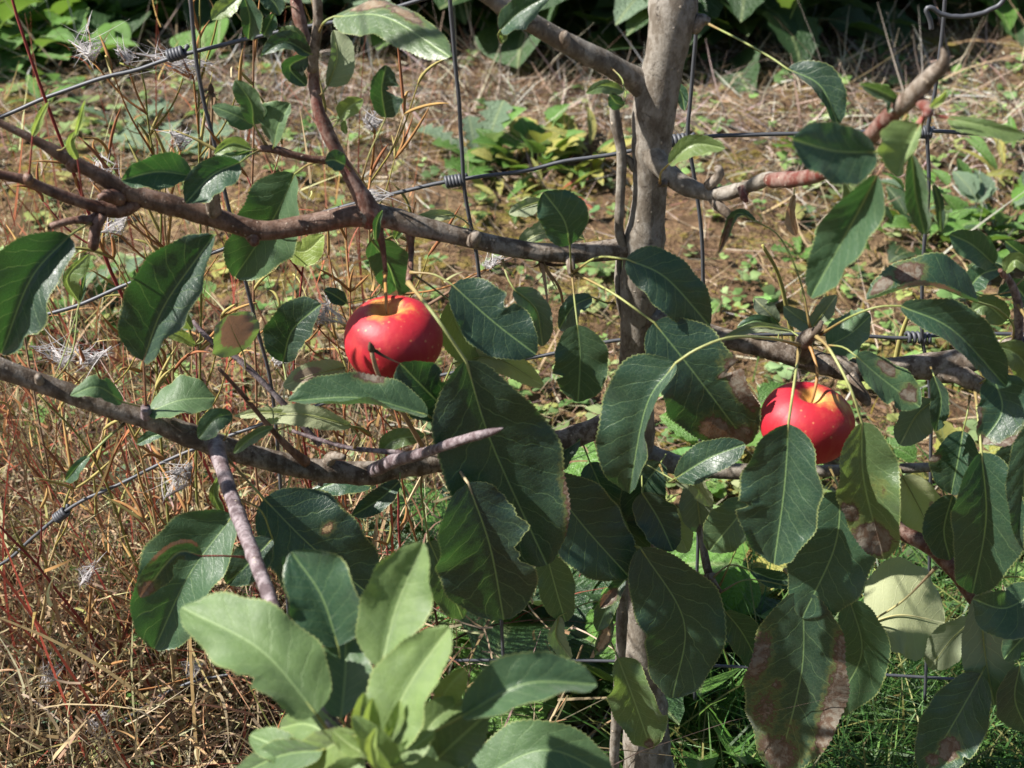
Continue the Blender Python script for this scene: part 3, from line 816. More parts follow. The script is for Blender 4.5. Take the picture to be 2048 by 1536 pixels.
lf([(575, 498), (612, 502), (648, 470)], .02, .02, 28, 24, 10, 5, yel=.75)
lf([(790, 478), (800, 460), (815, 442)], -.01, -.01, 10, 10, 10, 30, yel=.2)
# upper right
lf([(1575, 138), (1640, 172), (1677, 250)], -.06, -.075, 14, 40, 55, 10, [(1405, 42, -.002), (1480, 80, -.03), (1540, 114, -.05)], pw=1.2)
lf([(1752, 305), (1670, 302), (1584, 279)], -.20, -.215, 54, 62, -8, 22, [(1815, 230, -.195), (1785, 270, -.198)], rnd=.75, p=.85)
lf([(1840, 248), (1815, 300), (1796, 356)], -.205, -.21, 62, 14, 30, 15, [(1850, 222, -.2)], yel=.3, bites=((-1, .7, .15, .6),), rnd=1.7, petc=RED)
lf([(1755, 350), (1705, 445), (1622, 594)], -.195, -.175, 52, 48, 15, 48, [(1845, 235, -.2), (1790, 300, -.2)], rnd=1.15, petc=(.35, .2, .14))
lf([(1825, 308), (1832, 390), (1850, 468)], -.185, -.175, 22, 24, 20, 45, [(1848, 240, -.2)], rnd=1.4)
lf([(1868, 368), (1880, 412), (1882, 464)], -.16, -.16, 10, 10, 20, 40)
lf([(1895, 236), (1960, 250), (2055, 270)], -.2, -.21, 24, 12, 40, 10, [(1850, 225, -.2)], yel=.3, petc=RED, rnd=1)
lf([(1795, 200), (1758, 182), (1718, 168)], -.18, -.185, 14, 14, 30, 40, rnd=.9, yel=.1)
lf([(1765, 180), (1785, 202), (1776, 226)], -.178, -.18, 14, 12, 10, 35)
lf([(1860, 215), (1880, 200), (1895, 180)], -.205, -.21, 8, 8, 20, 40, yel=.6)
lf([(1338, 328), (1385, 290), (1450, 296)], -.06, -.065, 22, 20, 50, 15, [(1320, 366, -.03), (1322, 345, -.05)], yel=.35, petc=(.42, .34, .1), pw=1.2)
lf([(1512, 442), (1470, 430), (1436, 508)], -.05, -.05, 9, 9, 40, 40, [(1620, 655, -.06), (1600, 560, -.055), (1560, 475, -.05)], dmg=((.8, 0, .5, 1, 1),))
lf([(1588, 388), (1580, 430), (1593, 472)], -.06, -.06, 11, 10, 50, -20, [(1590, 362, -.06)], dmg=((.5, 0, 1, 2, 1.2),), tan=.5)
lf([(1690, 365), (1700, 390), (1695, 420)], -.1, -.1, 14, 6, 20, 40, yel=.3)
lf([(1988, 528), (1945, 490), (1899, 468)], -.055, -.065, 30, 30, 10, 30, [(2015, 552, -.065)], rnd=1.3)
lf([(2060, 520), (2030, 498), (2010, 482)], -.055, -.06, 16, 16, 10, 35)
lf([(1935, 578), (1965, 548), (2006, 536)], -.05, -.055, 24, 24, 30, 0, rnd=.9)
lf([(2012, 642), (1975, 612), (1942, 624)], -.05, -.055, 25, 25, 5, 20, yel=.2)
lf([(2010, 545), (2030, 520), (2060, 540)], -.07, -.075, 15, 15, 15, 30, yel=.35)
# right
lf([(1955, 604), (1850, 570), (1733, 600)], -.075, -.09, 62, 34, -18, (55, 130), [(2024, 690, -.04), (2026, 650, -.06), (1995, 618, -.07)], dmg=((.62, .5, .14, .5, .9), (.85, .5, .14, .4, .9), (.5, -.7, .5, .5, .7)), rnd=.9, label="apple leaf with a brown scorched patch on its upper half")
lf([(1802, 612), (1905, 660), (2013, 774)], -.09, -.1, 26, 54, 40, 12, [(1642, 668, -.058), (1700, 634, -.08), (1755, 614, -.088)], rnd=.6)
lf([(1655, 692), (1700, 668), (1742, 630)], -.012, -.02, 44, 42, 38, -30, [(1628, 690, -.05)], rnd=1.35, p=.9)
lf([(1628, 655), (1596, 634), (1567, 612)], -.02, -.02, 16, 22, 15, 25, under=True)
lf([(1628, 650), (1650, 622), (1674, 590)], -.022, -.03, 16, 20, 30, 15, under=True)
lf([(1557, 645), (1532, 620), (1508, 597)], -.01, -.01, 18, 18, 20, 40, under=True)
lf([(1562, 660), (1516, 642), (1474, 655)], -.015, -.02, 14, 15, 10, 35, rnd=.9)
lf([(1582, 662), (1510, 654), (1438, 680)], -.04, -.045, 9, 12, 25, 30, [(1608, 680, -.05)], under=True, yel=.15)
lf([(1253, 518), (1332, 556), (1420, 652)], -.06, -.07, 54, 50, 10, -6, [(1146, 545, -.02), (1195, 515, -.045)], rnd=.35, pw=1.2, petc=(.36, .38, .12))
lf([(1312, 600), (1362, 622), (1421, 656)], -.03, -.03, 28, 26, 35, -20, rnd=.7)
lf([(1308, 645), (1385, 742), (1497, 890)], -.07, -.085, 88, 84, 8, 14, [(1150, 546, -.02), (1225, 586, -.05)], dmg=((.62, -.85, .22, .35, 1.0), (.8, .5, .16, .5, .9), (.95, 0, .12, 1, .9)), rnd=.2, petc=(.36, .38, .12), label="dark apple leaf with a purplish brown dried margin")
lf([(1352, 726), (1293, 812), (1258, 987)], -.115, -.115, 92, 20, -6, 62, [(1598, 690, -.06), (1540, 677, -.09), (1460, 675, -.11), (1395, 698, -.116)], rnd=.5, rip=1.6, pw=1.3, petc=(.38, .4, .15))
lf([(1577, 848), (1568, 980), (1548, 1128)], -.122, -.135, 88, 74, 12, 34, [(1598, 700, -.062), (1588, 770, -.112)], rnd=.45, pw=1.3, petc=(.38, .4, .15), p=.86)
lf([(1724, 845), (1728, 960), (1766, 1118)], -.112, -.12, 56, 66, 14, 24, [(1632, 672, -.06), (1660, 700, -.088), (1700, 775, -.108)], dmg=((.6, .8, .12, .5, .8), (.84, .2, .16, 1.2, 1.0), (.45, -.4, .15, .4, .45)), yel=.2, rnd=.8, pw=1.3, petc=(.38, .4, .15), rip=2, label="mottled yellowing apple leaf with a brown shrivelled tip")
lf([(1712, 712), (1765, 758), (1840, 814)], -.08, -.085, 34, 42, 30, -22, [(1645, 690, -.058), (1685, 694, -.07)], dmg=((.4, -.6, .18, .4, .9), (.8, -.2, .15, .7, .8)), rnd=1.3)
lf([(1868, 752), (1882, 800), (1872, 862)], -.065, -.07, 20, 18, 20, 30, [(1862, 735, -.045)])
lf([(1868, 800), (1832, 832), (1800, 890)], -.02, -.02, 30, 40, 15, 15, under=True)
lf([(1985, 750), (2004, 820), (1962, 887)], -.085, -.1, 46, 66, 25, 15, [(1958, 768, -.05)], dmg=((.7, 1.0, .3, .35, .9), (.97, 0, .1, 1, .9), (.75, -.9, .25, .3, .8)), rnd=.4)
lf([(1926, 862), (1916, 920), (1902, 988)], -.062, -.07, 50, 36, 14, 40, [(1940, 790, -.05), (1934, 830, -.06)], dmg=((.45, .9, .12, .3, .8),), rnd=.4)
lf([(1963, 905), (1972, 1040), (1945, 1188)], -.105, -.115, 62, 74, 30, 16, [(1950, 776, -.05), (1957, 840, -.09)], rnd=.7, pw=1.3, petc=(.38, .4, .15))
lf([(1352, 956), (1418, 916), (1491, 888)], -.09, -.1, 36, 34, 20, 5, [(1320, 930, -.03), (1335, 962, -.07)], rnd=.5)
lf([(1350, 962), (1388, 968), (1422, 1012)], -.085, -.08, 18, 18, 15, 35, under=True, yel=.2)
lf([(2075, 830), (2048, 960), (2058, 1110)], -.12, -.12, 34, 40, 20, 20, rnd=.6)
lf([(1995, 690), (2040, 715), (2080, 780)], -.05, -.05, 30, 30, 15, 10, yel=.3)
# middle
lf([(932, 722), (985, 890), (1093, 1128)], -.105, -.11, 118, 118, 4, 8, [(817, 566, -.056), (870, 632, -.098)], rnd=.05, pw=1.4, petc=(.38, .42, .16), p=1.05, dmg=((.75, -1, .25, .18, .7),), label="largest dark apple leaf in the middle, hanging below the red apple")
lf([(936, 966), (980, 1092), (1008, 1240)], -.125, -.135, 114, 94, 10, 8, [(893, 898, -.072), (912, 930, -.105)], rnd=.0, bites=((-1, .50, .10, .45), (-1, .22, .12, .25)), petc=(.42, .34, .2), pw=1.6, p=.95)
lf([(905, 570), (985, 642), (1072, 709)], -.062, -.075, 60, 62, 10, 4, [(820, 545, -.052), (868, 549, -.058)], rnd=.25, petc=(.36, .38, .14))
lf([(900, 602), (928, 672), (1012, 737)], -.02, -.02, 46, 28, 5, 5, [(825, 548, -.02), (865, 575, -.022)], yel=.4)
lf([(1028, 578), (1072, 620), (1086, 692)], -.035, -.03, 28, 28, 25, 10, [(1005, 520, -.02), (1015, 555, -.03)], under=True, rnd=.9)
lf([(905, 726), (990, 716), (1088, 772)], -.02, -.02, 26, 26, 10, 15, under=True, yel=.45)
lf([(1155, 650), (1160, 722), (1156, 804)], -.055, -.06, 52, 58, 8, 8, [(1144, 548, -.022), (1149, 600, -.04)], rnd=.5, yel=.05, p=.9)
lf([(1184, 594), (1146, 614), (1118, 658)], -.008, -.005, 20, 26, -20, 40, [(1228, 606, 0), (1210, 605, -.004)], rnd=1)
lf([(900, 828), (852, 780), (800, 726)], -.096, -.1, 54, 56, 10, 10, bites=((1, .45, .08, .35), (-1, .7, .06, .3)), rnd=.1)
lf([(855, 830), (722, 796), (577, 802)], -.112, -.118, 52, 50, -6, (35, 110), [(905, 885, -.072), (880, 848, -.085)], rnd=1.25, dmg=((.45, .9, .14, .3, .8),), rip=1.5)
lf([(702, 852), (602, 828), (511, 836)], -.07, -.075, 20, 24, 10, 20, under=True, yel=.3)
lf([(690, 735), (632, 748), (566, 772)], -.045, -.055, 26, 34, 5, 20, under=True, yel=.25, dmg=((.6, .2, .25, .6, 1.1),), tan=1)
lf([(485, 702), (466, 662), (455, 630)], -.05, -.055, 54, 52, -15, 20, [(492, 748, -.04), (490, 722, -.045)], rnd=1, yel=.15, under=True, dmg=((.55, .1, .45, .75, 1.3),), tan=1)
lf([(566, 724), (585, 660), (642, 608)], -.02, -.02, 34, 52, 25, 10, [(580, 800, -.04)], rnd=.1)
lf([(692, 606), (668, 590), (647, 580)], -.01, -.01, 15, 15, 10, 30)
lf([(384, 658), (360, 622), (350, 588)], -.035, -.04, 12, 18, 35, 10, yel=.25, rnd=1)
lf([(390, 690), (360, 672), (330, 665)], -.035, -.04, 12, 12, 15, 30, yel=.5)
# lower left
lf([(245, 804), (195, 774), (141, 791)], -.092, -.105, 22, 20, -25, 35, [(288, 815, -.086)], rnd=1.5)
lf([(298, 824), (362, 800), (430, 795)], -.085, -.08, 32, 46, 45, -32, [(290, 816, -.086)], rnd=1.5, p=.95)
lf([(464, 828), (430, 838), (397, 877)], -.1, -.11, 20, 26, 15, 20, [(448, 880, -.08), (462, 850, -.095)], rnd=1.2)
lf([(602, 832), (532, 824), (468, 832)], -.07, -.075, 9, 12, 20, 30, under=True, yel=.4)
lf([(546, 854), (508, 872), (467, 906)], -.112, -.115, 12, 12, 20, 35, yel=.15)
lf([(178, 912), (158, 930), (131, 962)], -.105, -.11, 10, 15, 15, 45, [(248, 848, -.085), (215, 876, -.1)], pw=2.4, rnd=.9, petc=(.30, .36, .13))
lf([(440, 948), (428, 988), (448, 1034)], -.1, -.1, 9, 10, 20, 35, yel=.25)
lf([(335, 868), (305, 872), (274, 888)], -.06, -.06, 12, 10, 10, 35, rnd=.9)
lf([(467, 1030), (378, 1150), (309, 1297)], -.125, -.145, 98, 66, 14, 42, [(440, 920, -.09), (465, 975, -.11)], rnd=1.15, rip=1.4, p=.85)
lf([(405, 1112), (352, 1108), (281, 1196)], -.165, -.17, 30, 26, 25, -15, [(488, 1114, -.15), (450, 1112, -.16)], dmg=((.95, 0, .25, 1, 1), (.3, .9, .3, .3, .9)), rnd=.1, petc=RED, bites=((-1, .4, .12, .5),))
lf([(528, 998), (622, 1092), (742, 1192)], -.10, -.11, 96, 102, 10, 8, [(452, 915, -.085), (492, 958, -.095)], rnd=.05, pw=1.3, petc=(.34, .38, .12), dmg=((.45, -.5, .06, .2, .8),), tan=1)
lf([(545, 1078), (502, 1122), (454, 1168)], -.12, -.125, 38, 36, 10, 15, rnd=.1)
lf([(742, 972), (680, 964), (617, 988)], -.03, -.03, 15, 24, -15, 35, rnd=.9)
lf([(800, 962), (760, 998), (704, 1032)], -.055, -.06, 22, 22, 15, 20, [(800, 936, -.045)], rnd=.2, petc=(.38, .42, .16), pw=1.3)
# foreground shoot
FP = (708, 1490, -.328)
lf([(632, 1428), (520, 1300), (361, 1214)], -.338, -.302, 92, 66, -16, 30, [FP, (670, 1475, -.328)], rnd=1.7, yel=0.12, rip=1.4, p=.8)
lf([(676, 1292), (642, 1190), (583, 1104)], -.296, -.275, 76, 68, 42, 14, [(700, 1470, -.322), (690, 1380, -.305)], rnd=1.0)
lf([(762, 1336), (792, 1215), (846, 1086)], -.32, -.295, 60, 74, 42, 8, [(735, 1485, -.332), (745, 1410, -.32)], rnd=1.6, yel=0.22, p=.9)
lf([(682, 1436), (690, 1350), (692, 1260)], -.325, -.285, 54, 58, 15, 5, [FP], rnd=1.2, yel=0.06)
lf([(762, 1508), (812, 1380), (898, 1256)], -.352, -.33, 58, 72, 42, -6, [(735, 1500, -.335)], rnd=1.75, yel=0.26, p=.85)
lf([(925, 1432), (1050, 1368), (1194, 1369)], -.34, -.335, 38, 62, 58, 10, [(745, 1505, -.335), (840, 1475, -.338)], rnd=1.1, yel=0.04)
lf([(872, 1412), (902, 1368), (932, 1336)], -.315, -.315, 34, 20, 10, 20, [(760, 1490, -.335)], yel=0.41)
lf([(930, 1575), (1085, 1500), (1228, 1555)], -.27, -.27, 60, 62, 20, 8, [(738, 1502, -.335), (800, 1560, -.31)], rnd=1.5)
lf([(850, 1540), (915, 1480), (978, 1424)], -.34, -.34, 46, 46, 15, 10, [(760, 1520, -.337)], rnd=0.6, yel=0.09)
lf([(645, 1500), (560, 1512), (460, 1560)], -.34, -.31, 30, 36, 5, 40, [FP], rnd=1.2, yel=0.11)
lf([(715, 1468), (640, 1505), (555, 1580)], -.35, -.325, 42, 46, 5, 20, [(735, 1495, -.336)], yel=0.41, rnd=1.6)
lf([(800, 1565), (760, 1500), (705, 1432)], -.36, -.362, 30, 30, 15, 25, [(750, 1560, -.345)], yel=0.30, rnd=1.6)
lf([(765, 1520), (740, 1450), (745, 1395)], -.352, -.352, 20, 20, 25, 35, yel=0.45, rnd=1.5)
lf([(770, 1525), (840, 1545), (930, 1560)], -.35, -.35, 26, 34, 20, 10, yel=0.26, rnd=1.7)
lf([(730, 1520), (690, 1545), (640, 1590)], -.355, -.355, 30, 30, 20, 30, yel=0.22, rnd=1.5)
lf([(745, 1500), (722, 1440), (728, 1385)], -.348, -.34, 18, 22, 30, 20, yel=.5, rnd=1.3)
lf([(752, 1510), (790, 1455), (800, 1400)], -.352, -.345, 20, 18, 25, 25, yel=.45, rnd=1.6)
lf([(740, 1515), (700, 1490), (665, 1462)], -.356, -.35, 20, 20, 20, 30, yel=.4, rnd=1.6)
lf([(770, 1525), (820, 1500), (870, 1462)], -.36, -.352, 24, 22, 25, 15, yel=.3, rnd=1.6)
lf([(748, 1530), (742, 1490), (752, 1455)], -.37, -.366, 12, 12, 35, 35, yel=.65, rnd=1.6)
lf([(700, 1500), (620, 1450), (560, 1455)], -.33, -.30, 32, 34, 10, 30, [FP], rnd=1.6, yel=.2)
lf([(830, 1500), (870, 1440), (925, 1400)], -.335, -.315, 34, 34, 20, 10, [(760, 1515, -.337)], rnd=1.6, yel=.25)
lf([(600, 1560), (560, 1500), (500, 1470)], -.33, -.31, 34, 30, 10, 25, rnd=1.6, yel=.1)
# lower middle and right
lf([(858, 1082), (888, 1150), (926, 1238)], -.045, -.05, 42, 44, 8, 8, rnd=.7, yel=.05)
lf([(1092, 1106), (1110, 1172), (1131, 1244)], -.03, -.035, 36, 38, 8, 8, rnd=.6, yel=.1)
lf([(1118, 1232), (1112, 1272), (1142, 1318)], -.035, -.035, 18, 18, 20, 30, under=True, rnd=1, yel=.1)
lf([(1090, 955), (1172, 1058), (1258, 1154)], -.05, -.055, 76, 78, 6, 6, [(1020, 920, -.03)], rnd=.15)
lf([(1281, 1096), (1368, 1245), (1345, 1396)], -.06, -.07, 86, 80, 8, 8, [(1268, 1060, -.02), (1262, 1085, -.04)], rnd=.45)
lf([(1236, 1316), (1268, 1400), (1302, 1498)], -.06, -.065, 46, 48, 10, 25, [(1215, 1270, -.04)], yel=.22, rnd=.9, rip=3, dmg=((.95, 0, .1, 1, .7),))
lf([(1232, 1178), (1212, 1220), (1194, 1262)], -.045, -.05, 20, 20, 25, 30, [(1248, 1150, -.03)], yel=.1)
lf([(1252, 1158), (1222, 1190), (1200, 1216)], -.05, -.055, 16, 16, 40, 20, dmg=((.7, 0, .4, 1, 1),))
lf([(1222, 1225), (1212, 1270), (1190, 1310)], -.04, -.045, 14, 14, 20, 40, dmg=((.6, 0, .4, 1, .9),), tan=.5)
lf([(1284, 985), (1318, 1040), (1346, 1102)], -.045, -.05, 42, 40, 8, 12, rnd=.1)
lf([(1330, 1005), (1350, 1050), (1375, 1105)], -.02, -.02, 30, 30, 10, 10, yel=.3, under=True)
lf([(1502, 1003), (1462, 1050), (1418, 1102)], -.055, -.06, 46, 44, 10, 8, [(1440, 1170, -.04), (1480, 1080, -.05)], rnd=.6, yel=.1)
lf([(1682, 985), (1668, 1098), (1604, 1236)], -.085, -.095, 78, 86, 10, 6, [(1660, 935, -.03)], rnd=.7)
lf([(1606, 1182), (1602, 1350), (1552, 1550)], -.09, -.10, 104, 92, 8, 12, [(1570, 1140, -.05)], dmg=((.35, .85, .2, .3, .8), (.66, .6, .2, .45, .62), (.88, .1, .14, 1.1, .75), (.55, -.85, .26, .32, 1.0), (.28, -.95, .14, .25, .9), (.5, .35, .06, .15, .7), (.72, -.1, .08, .2, .6)), rnd=.35, rip=1.6, label="large apple leaf blotched purplish brown along both margins")
lf([(1700, 1198), (1722, 1312), (1652, 1432)], -.055, -.06, 54, 56, 8, 8, rnd=.8, yel=.05)
lf([(1732, 1248), (1802, 1230), (1890, 1246)], -.03, -.03, 88, 108, 8, -8, [(1874, 1133, -.045), (1805, 1202, -.05)], under=True, yel=.4, rnd=1, pw=1.6, petc=(.48, .44, .2), p=.95, dmg=((.6, .4, .4, .6, .32),), label="round yellowish apple leaf showing its pale spotted underside")
lf([(1948, 1238), (1902, 1280), (1860, 1337)], -.05, -.05, 34, 36, 20, 10, under=True, yel=.1, rnd=1)
lf([(1962, 1178), (1968, 1290), (1988, 1410)], -.075, -.08, 44, 58, 20, 10, under=True, rnd=.8, dmg=((.5, 0, .6, 1.5, .42),))
lf([(2080, 1176), (2012, 1216), (1946, 1198)], -.10, -.11, 40, 62, 20, 5, rnd=.7, yel=.05)
lf([(2085, 1240), (2042, 1280), (2008, 1318)], -.11, -.11, 30, 30, 10, 35, rnd=.9)
lf([(1963, 1348), (1912, 1438), (1846, 1548)], -.085, -.095, 58, 64, 14, 20, [(1990, 1290, -.06)], dmg=((.68, -.3, .14, .4, 1), (.85, 0, .08, .5, .8)), rnd=.6, label="hanging apple leaf with a greyish brown patch near its tip")
lf([(1450, 1222), (1486, 1268), (1522, 1338)], .0, .0, 34, 36, 10, 10, rnd=.2)
lf([(1385, 962), (1396, 1010), (1402, 1066)], -.03, -.03, 36, 28, 15, 20, under=True, rnd=.2)
lf([(1805, 952), (1840, 1018), (1872, 1088)], -.03, -.03, 44, 46, 8, 10, under=True, yel=.5, dmg=((.6, -.6, .25, .4, .8),), tan=.3)
lf([(1500, 1140), (1560, 1160), (1640, 1150)], -.02, -.02, 18, 18, 10, 30, [(1425, 1155, -.045), (1460, 1130, -.035)], rnd=.3)
lf([(1590, 1175), (1620, 1210), (1600, 1260)], -.02, -.02, 30, 30, 10, 10, yel=.45, under=True)

lf([(1322, 925), (1285, 985), (1296, 1070)], -.03, -.035, 46, 44, 10, 8, rnd=.2)
lf([(1180, 925), (1205, 985), (1222, 1050)], -.025, -.03, 44, 40, 8, 10, rnd=.1)
lf([(1240, 1020), (1262, 1080), (1248, 1160)], -.03, -.035, 34, 40, 10, 8, rnd=.25, yel=.05)
lf([(2050, 870), (2018, 950), (2062, 1050)], -.07, -.07, 44, 44, 12, 10, rnd=.4)
lf([(2062, 610), (2030, 575), (1996, 590)], -.045, -.05, 22, 22, 10, 30, rnd=.8)
lf([(1905, 990), (1888, 1060), (1900, 1120)], -.06, -.06, 40, 36, 12, 10, rnd=.5)
lf([(2040, 1330), (2030, 1400), (2060, 1470)], -.09, -.09, 40, 44, 12, 10, rnd=.5)
lf([(1440, 790), (1470, 830), (1520, 850)], -.03, -.03, 26, 24, 10, 10, rnd=.3)
lf([(1160, 880), (1110, 915), (1080, 960)], -.02, -.02, 30, 30, 10, 20, rnd=.2)
lf([(760, 905), (790, 880), (850, 870)], -.055, -.055, 18, 20, 10, 15, rnd=.4, yel=.2)

shade_leaves()  # out-of-view leaf copies added for their shade, kept clear of the lit spots


# ------------------------------------------------------------------ apples
def apple(px, py, d, Rpx, gold, seed, label, stem, tilt):
    rad = Rpx * mpp(px, py, d)
    c = P(px, py, d)
    root = empty("apple", c - Vector((0, 0, rad * 0.8)), label, "apple", "ripe apples on the tree")
    nu, nv = 72, 52
    v, f = [], []
    for j in range(nv + 1):
        ph = math.pi * j / nv
        for i in range(nu):
            th = 2 * math.pi * i / nu
            s = max(0.0, math.sin(ph)); cz = math.cos(ph)
            r = rad * (s ** 0.86) * (1 + 0.045 * cz)
            z = rad * 0.83 * cz
            rn = r / rad
            z -= rad * 0.34 * math.exp(-(rn / 0.26) ** 2) * (1 if cz > 0 else 0)
            z += rad * 0.16 * math.exp(-(rn / 0.24) ** 2) * (1 if cz < 0 else 0)
            lobe = 1 + 0.018 * math.cos(5 * th + seed) * (0.4 - 0.6 * cz) + 0.022 * math.cos(2 * th + seed * 2) + 0.012 * math.cos(3 * th)
            if seed > 2:   # the healed crack down one side
                lobe -= 0.05 * math.exp(-((th - 3.75) / 0.07) ** 2) * s
            v.append((r * lobe * math.cos(th), r * lobe * math.sin(th), z + rad * 0.03 * math.cos(th + seed) * rn))
    for j in range(nv):
        for i in range(nu):
            k = (i + 1) % nu
            f.append((j * nu + i, (j + 1) * nu + i, (j + 1) * nu + k, j * nu + k))
    body = add_mesh("skin", v, f, apple_material("apple_skin", gold, seed), None, (0, 0, 0))
    body.parent = root; body.location = (0, 0, rad * 0.8)
    body.rotation_euler = (R(tilt[0]), R(tilt[1]), 0)
    ps = [c + Vector((0, 0, rad * 0.36))] + [P(*q) for q in stem]
    path = spline(ps, 20)
    vt, ft = tube(path, np.interp(np.linspace(0, 1, 20), [0, .1, .85, 1], [.0013, .0009, .0009, .0016]), 8, 0.1, 200)
    st = add_mesh("stem", vt, ft, STALK, root, ps[0])
    pcol(st.data, "col", np.tile([0.33, 0.17, 0.05, 1], (len(vt), 1)))
    return root


apple(786, 680, -0.060, 100, 6.0, 1.0, "shiny red apple hanging alone below the branch, yellow around its stalk", [(774, 622, -0.060), (772, 588, -0.052), (770, 545, -0.03)], (2, -5))
apple(1613, 848, -0.078, 93, 16.0, 3.1, "red apple with russet golden shoulder half hidden behind two hanging leaves", [(1628, 788, -0.078), (1634, 740, -0.07), (1618, 685, -0.055)], (2, 4))


# ------------------------------------------------------------------ ground cover built in bulk
def strands(base, direc, length, width, K=4, bend=None, side=None, sag=None):
    """ribbons: base (n,3), direc (n,3) unit, bend (n,3) added with s^2; returns verts, faces"""
    n = len(base); s = np.linspace(0, 1, K + 1)
    length = np.broadcast_to(length, (n,)); width = np.broadcast_to(width, (n,))
    p = base[:, None, :] + direc[:, None, :] * (s[None, :, None] * length[:, None, None])
    if bend is not None: p = p + bend[:, None, :] * (s[None, :, None] ** 2 * length[:, None, None])
    if side is None:
        r = rng.normal(size=(n, 3)); side = np.cross(direc, r); side /= np.linalg.norm(side, axis=1)[:, None] + 1e-9
    taper = np.interp(s, [0, .5, 1], [1, .9, .12])
    w = width[:, None] * taper[None, :] * 0.5
    a = p - side[:, None, :] * w[..., None]; b = p + side[:, None, :] * w[..., None]
    v = np.stack([a, b], 2).reshape(n, -1, 3)
    m = (K + 1) * 2
    loc = np.array([(2 * i, 2 * i + 1, 2 * i + 3, 2 * i + 2) for i in range(K)])
    f = (loc[None] + (np.arange(n) * m)[:, None, None]).reshape(-1, 4)
    return v.reshape(-1, 3), f, m


def big_mesh(name, v, f, col, mat, label=None, cat=None, kind="stuff", parent=None, smooth=False):
    me = bpy.data.meshes.new(name)
    v = np.asarray(v, np.float32); f = np.asarray(f, np.int32)
    me.vertices.add(len(v)); me.vertices.foreach_set("co", v.ravel())
    nl = f.size; k = f.shape[1]
    me.loops.add(nl); me.loops.foreach_set("vertex_index", f.ravel())
    me.polygons.add(len(f)); me.polygons.foreach_set("loop_start", np.arange(0, nl, k, dtype=np.int32))
    me.update(calc_edges=True)
    if smooth: me.shade_smooth()
    me.materials.append(mat)
    c = np.asarray(col, np.float32)
    if c.shape[1] == 3: c = np.concatenate([c, np.ones((len(c), 1), np.float32)], 1)
    pcol(me, "col", c)
    ob = bpy.data.objects.new(name, me); COL.objects.link(ob)
    ORIGIN[ob.name] = Vector((0, 0, 0))
    tag(ob, label, cat, None, kind)
    return ob


def ground_px(n, x0, x1, y0, y1):
    px = rng.uniform(x0, x1, n); py = rng.uniform(y0, y1, n)
    tx = (px - 1024) / F; ty = (py - 768) / F
    d = CAM_H / (SN + ty * CS)
    x = tx * d; y = -CAM_D + d * (CS - ty * SN)
    return px, py, np.stack([x, y, gz(x, y)], 1)


def blob(px, py, cx, cy, rx, ry):
    return np.exp(-((px - cx) / rx) ** 2 - ((py - cy) / ry) ** 2)


def pal(n, cols, jitter=0.18):
    cols = np.array(cols); c = cols[rng.integers(0, len(cols), n)]
    return np.clip(c * (1 + rng.normal(0, jitter, (n, 1))) * (1 + rng.normal(0, 0.06, (n, 3))), 0.004, 0.44)


def unit(a): return a / (np.linalg.norm(a, axis=1)[:, None] + 1e-9)


STRAW = [(0.355, 0.278, 0.195), (0.292, 0.221, 0.151), (0.407, 0.343, 0.259), (0.212, 0.148, 0.098), (0.329, 0.271, 0.22), (0.121, 0.083, 0.057)]
# dry litter lying flat
px, py, b = ground_px(60000, -500, 2550, -60, 1750)
dens = 0.22 + 0.85 * blob(px, py, 650, 190, 620, 140) + 0.8 * blob(px, py, 1750, 220, 420, 200) + 0.35 * blob(px, py, 200, 1250, 520, 450) + 0.5 * blob(px, py, 1150, 170, 300, 110)
dens -= 0.5 * blob(px, py, 1700, 1400, 350, 250)
b = b[rng.random(len(px)) < dens]
n = len(b)
th = rng.uniform(0, 2 * np.pi, n); el = rng.normal(0.12, 0.22, n)
dr = np.stack([np.cos(th) * np.cos(el), np.sin(th) * np.cos(el), np.sin(el)], 1)
b[:, 2] += rng.uniform(0.0, 0.012, n)
ln = rng.gamma(2.4, 0.014, n) + 0.008
v, f, m = strands(b, dr, ln, rng.uniform(0.0009, 0.0024, n), 3, rng.normal(0, 0.4, (n, 3)))
big_mesh("straw_litter", v, f, np.repeat(pal(n, STRAW, 0.25), m, 0), DRY, "tan dry straw and stalk litter lying over the soil", "litter")

# standing thatch further back
px, py, b = ground_px(26000, -500, 2550, -60, 520)
dens = 1.0 * blob(px, py, 700, 190, 520, 120) + 0.8 * blob(px, py, 1780, 230, 420, 170) + 0.6 * blob(px, py, 1150, 150, 300, 90)
b = b[rng.random(len(px)) < np.clip(dens, 0, 1)]; n = len(b)
th = rng.uniform(0, 2 * np.pi, n); el = rng.uniform(-0.1, 1.1, n)
dr = np.stack([np.cos(th) * np.cos(el), np.sin(th) * np.cos(el), np.sin(el)], 1)
v, f, m = strands(b, dr, rng.gamma(3, 0.016, n) + 0.01, rng.uniform(0.0012, 0.0034, n), 5, rng.normal(0, 0.7, (n, 3)) + np.array([0, 0, -.35]))
big_mesh("dry_thatch", v, f, np.repeat(pal(n, [(0.44, 0.36, 0.29), (0.35, 0.27, 0.205), (0.48, 0.41, 0.34), (0.26, 0.18, 0.125), (0.42, 0.345, 0.295), (0.15, 0.095, 0.065)], 0.22), m, 0), DRY, "curled pale brown dead thatch covering the soil further back", "thatch")

